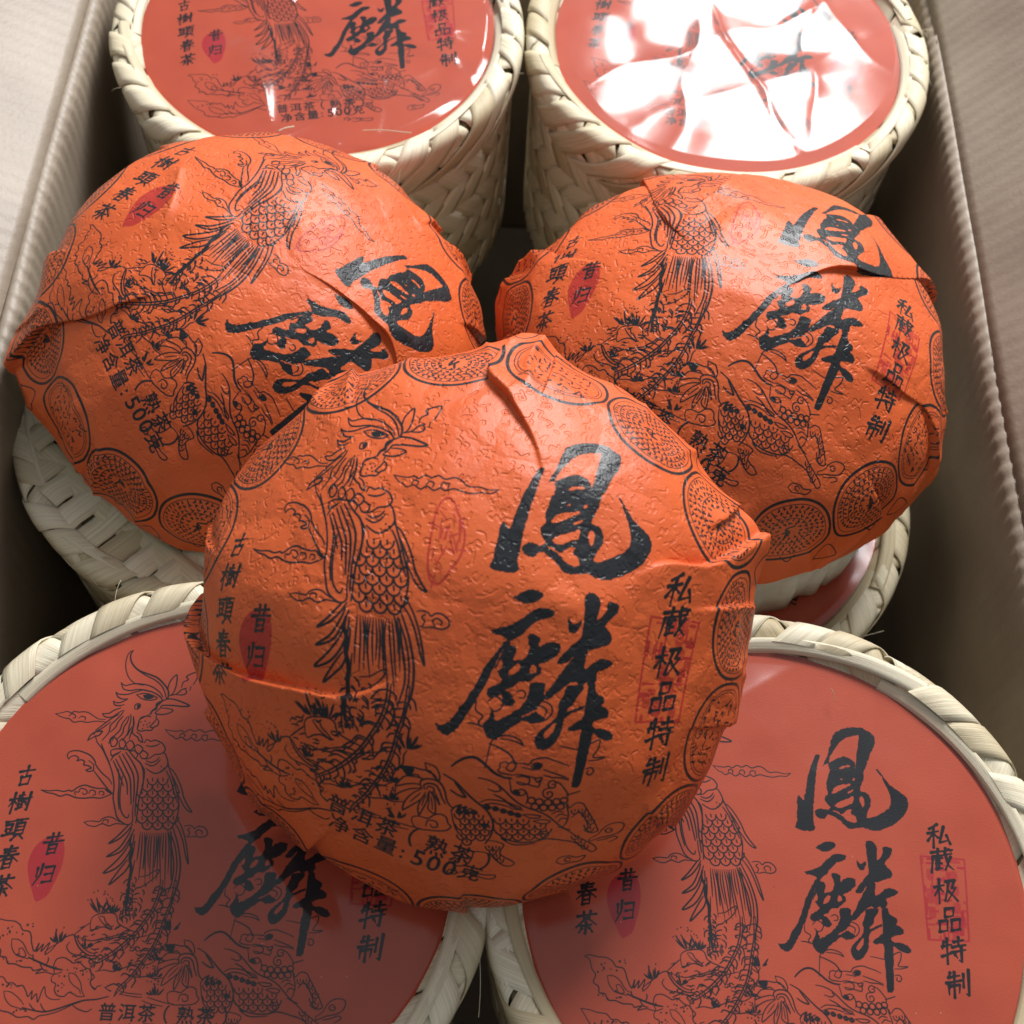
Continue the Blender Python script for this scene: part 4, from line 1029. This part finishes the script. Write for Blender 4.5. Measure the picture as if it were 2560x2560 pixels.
def tea_cake(label, rvec, loc, folds, ridges, flares, seed, twist=0.0, skirt=1.0):
    rv = Vector(rvec); ang = rv.length
    t = thing('tea_cake', label, 'tea cake', loc, (0, 0, 0), 'paper-wrapped tea cakes heaped on the baskets')
    t.rotation_euler = Matrix.Rotation(ang, 3, rv.normalized()).to_euler()
    rr = np.random.default_rng(seed)
    NR, NT = 300, 640
    th = np.linspace(0, 2 * math.pi, NT, endpoint=False)
    edge = skirt + .014 * vnoise(np.cos(th) * 3 + seed, np.sin(th) * 3, seed) + .008 * vnoise(np.cos(th) * 14, np.sin(th) * 14 + seed, seed)
    S = np.linspace(.0015, 1, NR)[:, None] * edge[None, :]
    U, V = S * np.cos(th), S * np.sin(th)
    extra = []
    for i in range(9):                                               # small crisp pleats gathered in at the rim
        a = 2 * math.pi * (i + rr.uniform(-.35, .35)) / 9; s0 = rr.uniform(.60, .80); sk = rr.uniform(-.30, .30)
        extra.append((1 if rr.random() < .5 else -1, [(q * math.cos(a + sk * (1 - q)), q * math.sin(a + sk * (1 - q))) for q in (1.03, .93, .85, s0)], rr.uniform(1.0, 2.2), rr.uniform(.6, 1.6), rr.uniform(.04, .08)))
    dn, du, dv = pleat_fields(U, V, list(folds) + extra)
    dn = dn + ridge_fields(U, V, ridges)
    # slack paper: soft swells on the crown, gathers towards the rim
    rim = np.clip((S - .55) / .4, 0, 1)
    dn = dn + .0011 * vnoise(U * 2.6 + seed, V * 2.6, seed) + .0005 * vnoise(U * 6.3, V * 6.3 + seed, seed + 2)
    ga = np.zeros_like(U)
    for i in range(15):
        a = rr.uniform(-math.pi, math.pi); w = rr.uniform(.012, .045); h = rr.uniform(-.0010, .0014); sl = rr.uniform(-.35, .35); s0 = rr.uniform(.55, .85)
        d = (np.arctan2(np.sin(th[None] - a - sl * (S - 1)), np.cos(th[None] - a - sl * (S - 1)))) * S
        ga = ga + h * np.exp(-np.abs(d) / w) * np.clip((S - s0) / (1.02 - s0), 0, 1)
    dn = dn + ga + .0008 * rim * vnoise(th[None] * 7 + 0 * S, S * 9, seed + 4)
    P, Nn, Er, Et = dome_base(U + du, V + dv)
    c, s_ = np.cos(th)[None], np.sin(th)[None]
    for a, w, h in flares:
        d = np.arctan2(np.sin(th - math.radians(a)), np.cos(th - math.radians(a)))
        dn = dn + h * .001 * np.exp(-(d / w) ** 2)[None] * np.clip((S - .80) / .2, 0, 1.1) ** 2
    P = P + Nn * dn[..., None]
    # taut paper lies in flat facets between the creases
    for i in range(13):
        a = 2 * math.pi * (i + rr.uniform(-.3, .3)) / 7 if i < 7 else rr.uniform(0, 6.28)
        po = math.radians(rr.uniform(34, 50) if i < 7 else rr.uniform(5, 62))
        n_ = np.array([math.sin(po) * math.cos(a), math.sin(po) * math.sin(a), math.cos(po)])
        d = P @ n_; e = d - (np.percentile(d, 99.7) - rr.uniform(.0008, .0017)); k_ = .00022
        P = P - n_ * (np.logaddexp(0, e / k_) * k_ * .85)[..., None]
    uv = np.stack([U, V], -1) / (2 * 1.14) + .5
    obj('wrapper', mesh_grid('wrapper', P, uv, closed=True, flip=True), M_WRAP, t)
    # white tissue under the wrapper: a lip past the edge, then the hollow underside
    e2 = skirt + .028 + .040 * np.clip(vnoise(np.cos(th) * 4 + seed * 3, np.sin(th) * 4, seed + 8), -.6, 1) + .012 * vnoise(np.cos(th) * 17, np.sin(th) * 17, seed)
    rows = []
    for f_ in (.90, .95, 1.0):
        s2 = f_ * e2; q, n_, _, _ = dome_base(s2 * np.cos(th), s2 * np.sin(th)); rows.append(q - n_ * (.0030 - .0014 * f_ ** 12))
    last = rows[-1]
    for k_, (fr_, dz) in enumerate(((.93, -.0005), (.84, .003), (.6, .009), (.3, .013), (.01, .014))):
        q = last.copy(); q[:, :2] *= fr_; q[:, 2] += dz + .0008 * vnoise(np.cos(th) * 9 + k_, np.sin(th) * 9, seed); rows.append(q)
    obj('tissue_liner', mesh_grid('tissue_liner', np.stack(rows), None, closed=True, flip=True), M_LINER, t)
    if twist:
        rows = []
        for k_, (rad, z) in enumerate(((.060, .003), (.061, -.010), (.060, -.024), (.057, -.038), (.053, -twist), (.001, -twist - .001))):
            w = 1 + .05 * np.abs(vnoise(th * 9, th * 0 + k_ * .2, seed)) * (.4 + k_ * .25)
            rows.append(np.c_[rad * w * np.cos(th) + .0020 * k_, rad * w * np.sin(th) - .0022 * k_, 0 * th + z])
        obj('gathered_tissue', mesh_grid('gathered_tissue', np.stack(rows), None, closed=True), M_LINER, t)
    return t

tea_cake('orange wrapped tea cake lying over the front baskets, upright print of both brush characters', (0.51711, -0.09403, -0.08858), (-.00895, -.10233, .0395),
    [(-1, [(-1.02, .02), (-.90, -.09), (-.76, -.15), (-.58, -.17), (-.36, -.16), (-.22, -.15), (-.09, -.08)], 3.1, 2.4, .12),
     (1, [(.96, .44), (.86, .37), (.68, .28), (.54, .27), (.43, .21)], 3.2, 1.0, .10),
     (-1, [(1.02, -.22), (.81, -.19), (.69, -.18), (.58, -.19)], 1.8, 1.4, .07),
     (1, [(.06, 1.02), (.02, .88), (.01, .78), (.08, .70), (.16, .57), (.20, .44)], 2.8, 1.6, .07)],
    [([(.15, 1.0), (.12, .88), (.13, .76), (.2, .6)], 2.2, .022), ([(-.49, .98), (-.58, .77), (-.49, .6), (-.36, .55)], 2.2, .03), ([(.5, .25), (.42, .3), (.34, .28)], 1.2, .04)],
    [(24, .16, 5), (84, .12, 4)], 31, skirt=1.02)
tea_cake('orange wrapped tea cake with print turned sideways, beside the pale cardboard flap', (0.15671, 0.25063, -0.7095), (-.07859, .01088, .0000),
    [(1, [(-.60, -.90), (-.56, -.66), (-.38, -.49), (-.29, -.38), (-.22, -.28)], 3.6, 3.0, .14),
     (-1, [(.62, -.02), (.52, .12), (.40, .19), (.29, .19), (.17, .17), (.04, .12), (-.10, .03)], 2.4, 1.6, .11)],
    [([(.70, .10), (.55, .16), (.44, .24), (.3, .26)], 2.0, .03), ([(.38, .98), (.16, .68), (.02, .69)], 2.0, .03), ([(.05, -1.0), (.0, -.8), (-.11, -.68), (-.10, -.52)], 2.6, .025),
     ([(-.07, -.98), (-.16, -.8), (-.24, -.64)], 2.4, .03), ([(-.55, .10), (-.43, -.04), (-.40, -.16)], 1.6, .03), ([(.25, -.95), (.2, -.8), (.16, -.6)], 1.8, .03)],
    [(235, .22, 5), (60, .15, 2)], 47, skirt=1.06)
tea_cake('orange wrapped tea cake with slightly tilted print, leaning by the darker cardboard wall', (0.07108, -0.07346, -0.27481), (.06631, .00722, .0052),
    [(-1, [(.86, .62), (.69, .50), (.56, .36), (.43, .25), (.27, .16), (.14, .0)], 3.0, 2.4, .11),
     (-1, [(1.03, -.24), (.82, -.11), (.64, -.12), (.45, -.13)], 2.6, 1.8, .10),
     (1, [(-.60, .85), (-.48, .62), (-.34, .32), (-.26, .20), (-.17, .12)], 2.2, 1.6, .08),
     (1, [(-.05, .90), (-.09, .73), (-.13, .46), (-.20, .32), (-.24, .18)], 2.4, 1.8, .08),
     (-1, [(-1.03, .06), (-.90, .17), (-.78, .17), (-.64, .09), (-.46, .02)], 3.0, 1.6, .12)],
    [([(-.97, .2), (-.85, .16), (-.74, .22)], 2.0, .03), ([(.70, -.85), (.76, -.72), (.82, -.55)], 1.5, .03)],
    [(172, .2, 5), (36, .14, 3), (348, .15, 2)], 59, twist=.052, skirt=1.11)

# ------------------------------------------------------------------ loose bamboo fibres
M_FIBRE = M_BAMBOO
def fibre(label, a, b, sag, r=.00016):
    a = np.array(a, float); b = np.array(b, float); n = 16; t = np.linspace(0, 1, n)[:, None]
    p = a * (1 - t) + b * t; p[:, 2] += sag * np.sin(t[:, 0] * math.pi); p[:, 1] += .0002 * np.sin(t[:, 0] * 5)
    ph = np.linspace(0, 2 * math.pi, 5, endpoint=False)
    P = p[:, None] + np.stack([0 * ph, np.cos(ph) * r, np.sin(ph) * r], -1)[None]
    o = obj('bamboo_fibre', mesh_grid('bamboo_fibre', P, np.zeros((n, 5, 2)), closed=True), M_FIBRE)
    o['label'] = label; o['category'] = 'fibre'; o['group'] = 'loose bamboo fibres'
    return o
fibre('thin pale bamboo fibre lying across the glossy label behind the sideways tea cake', (-.0547, .0971, .0078), (-.0376, .0975, .0078), .0004)
fibre('short thick pale fibre on the label behind the sideways tea cake', (-.0835, .0949, .0076), (-.0785, .0976, .0076), .0002, .00026)
fibre('short pale fibre near the bare upper edge of the label with both brush characters', (.0924, -.1013, .0066), (.0933, -.1046, .0066), .0002, .0002)
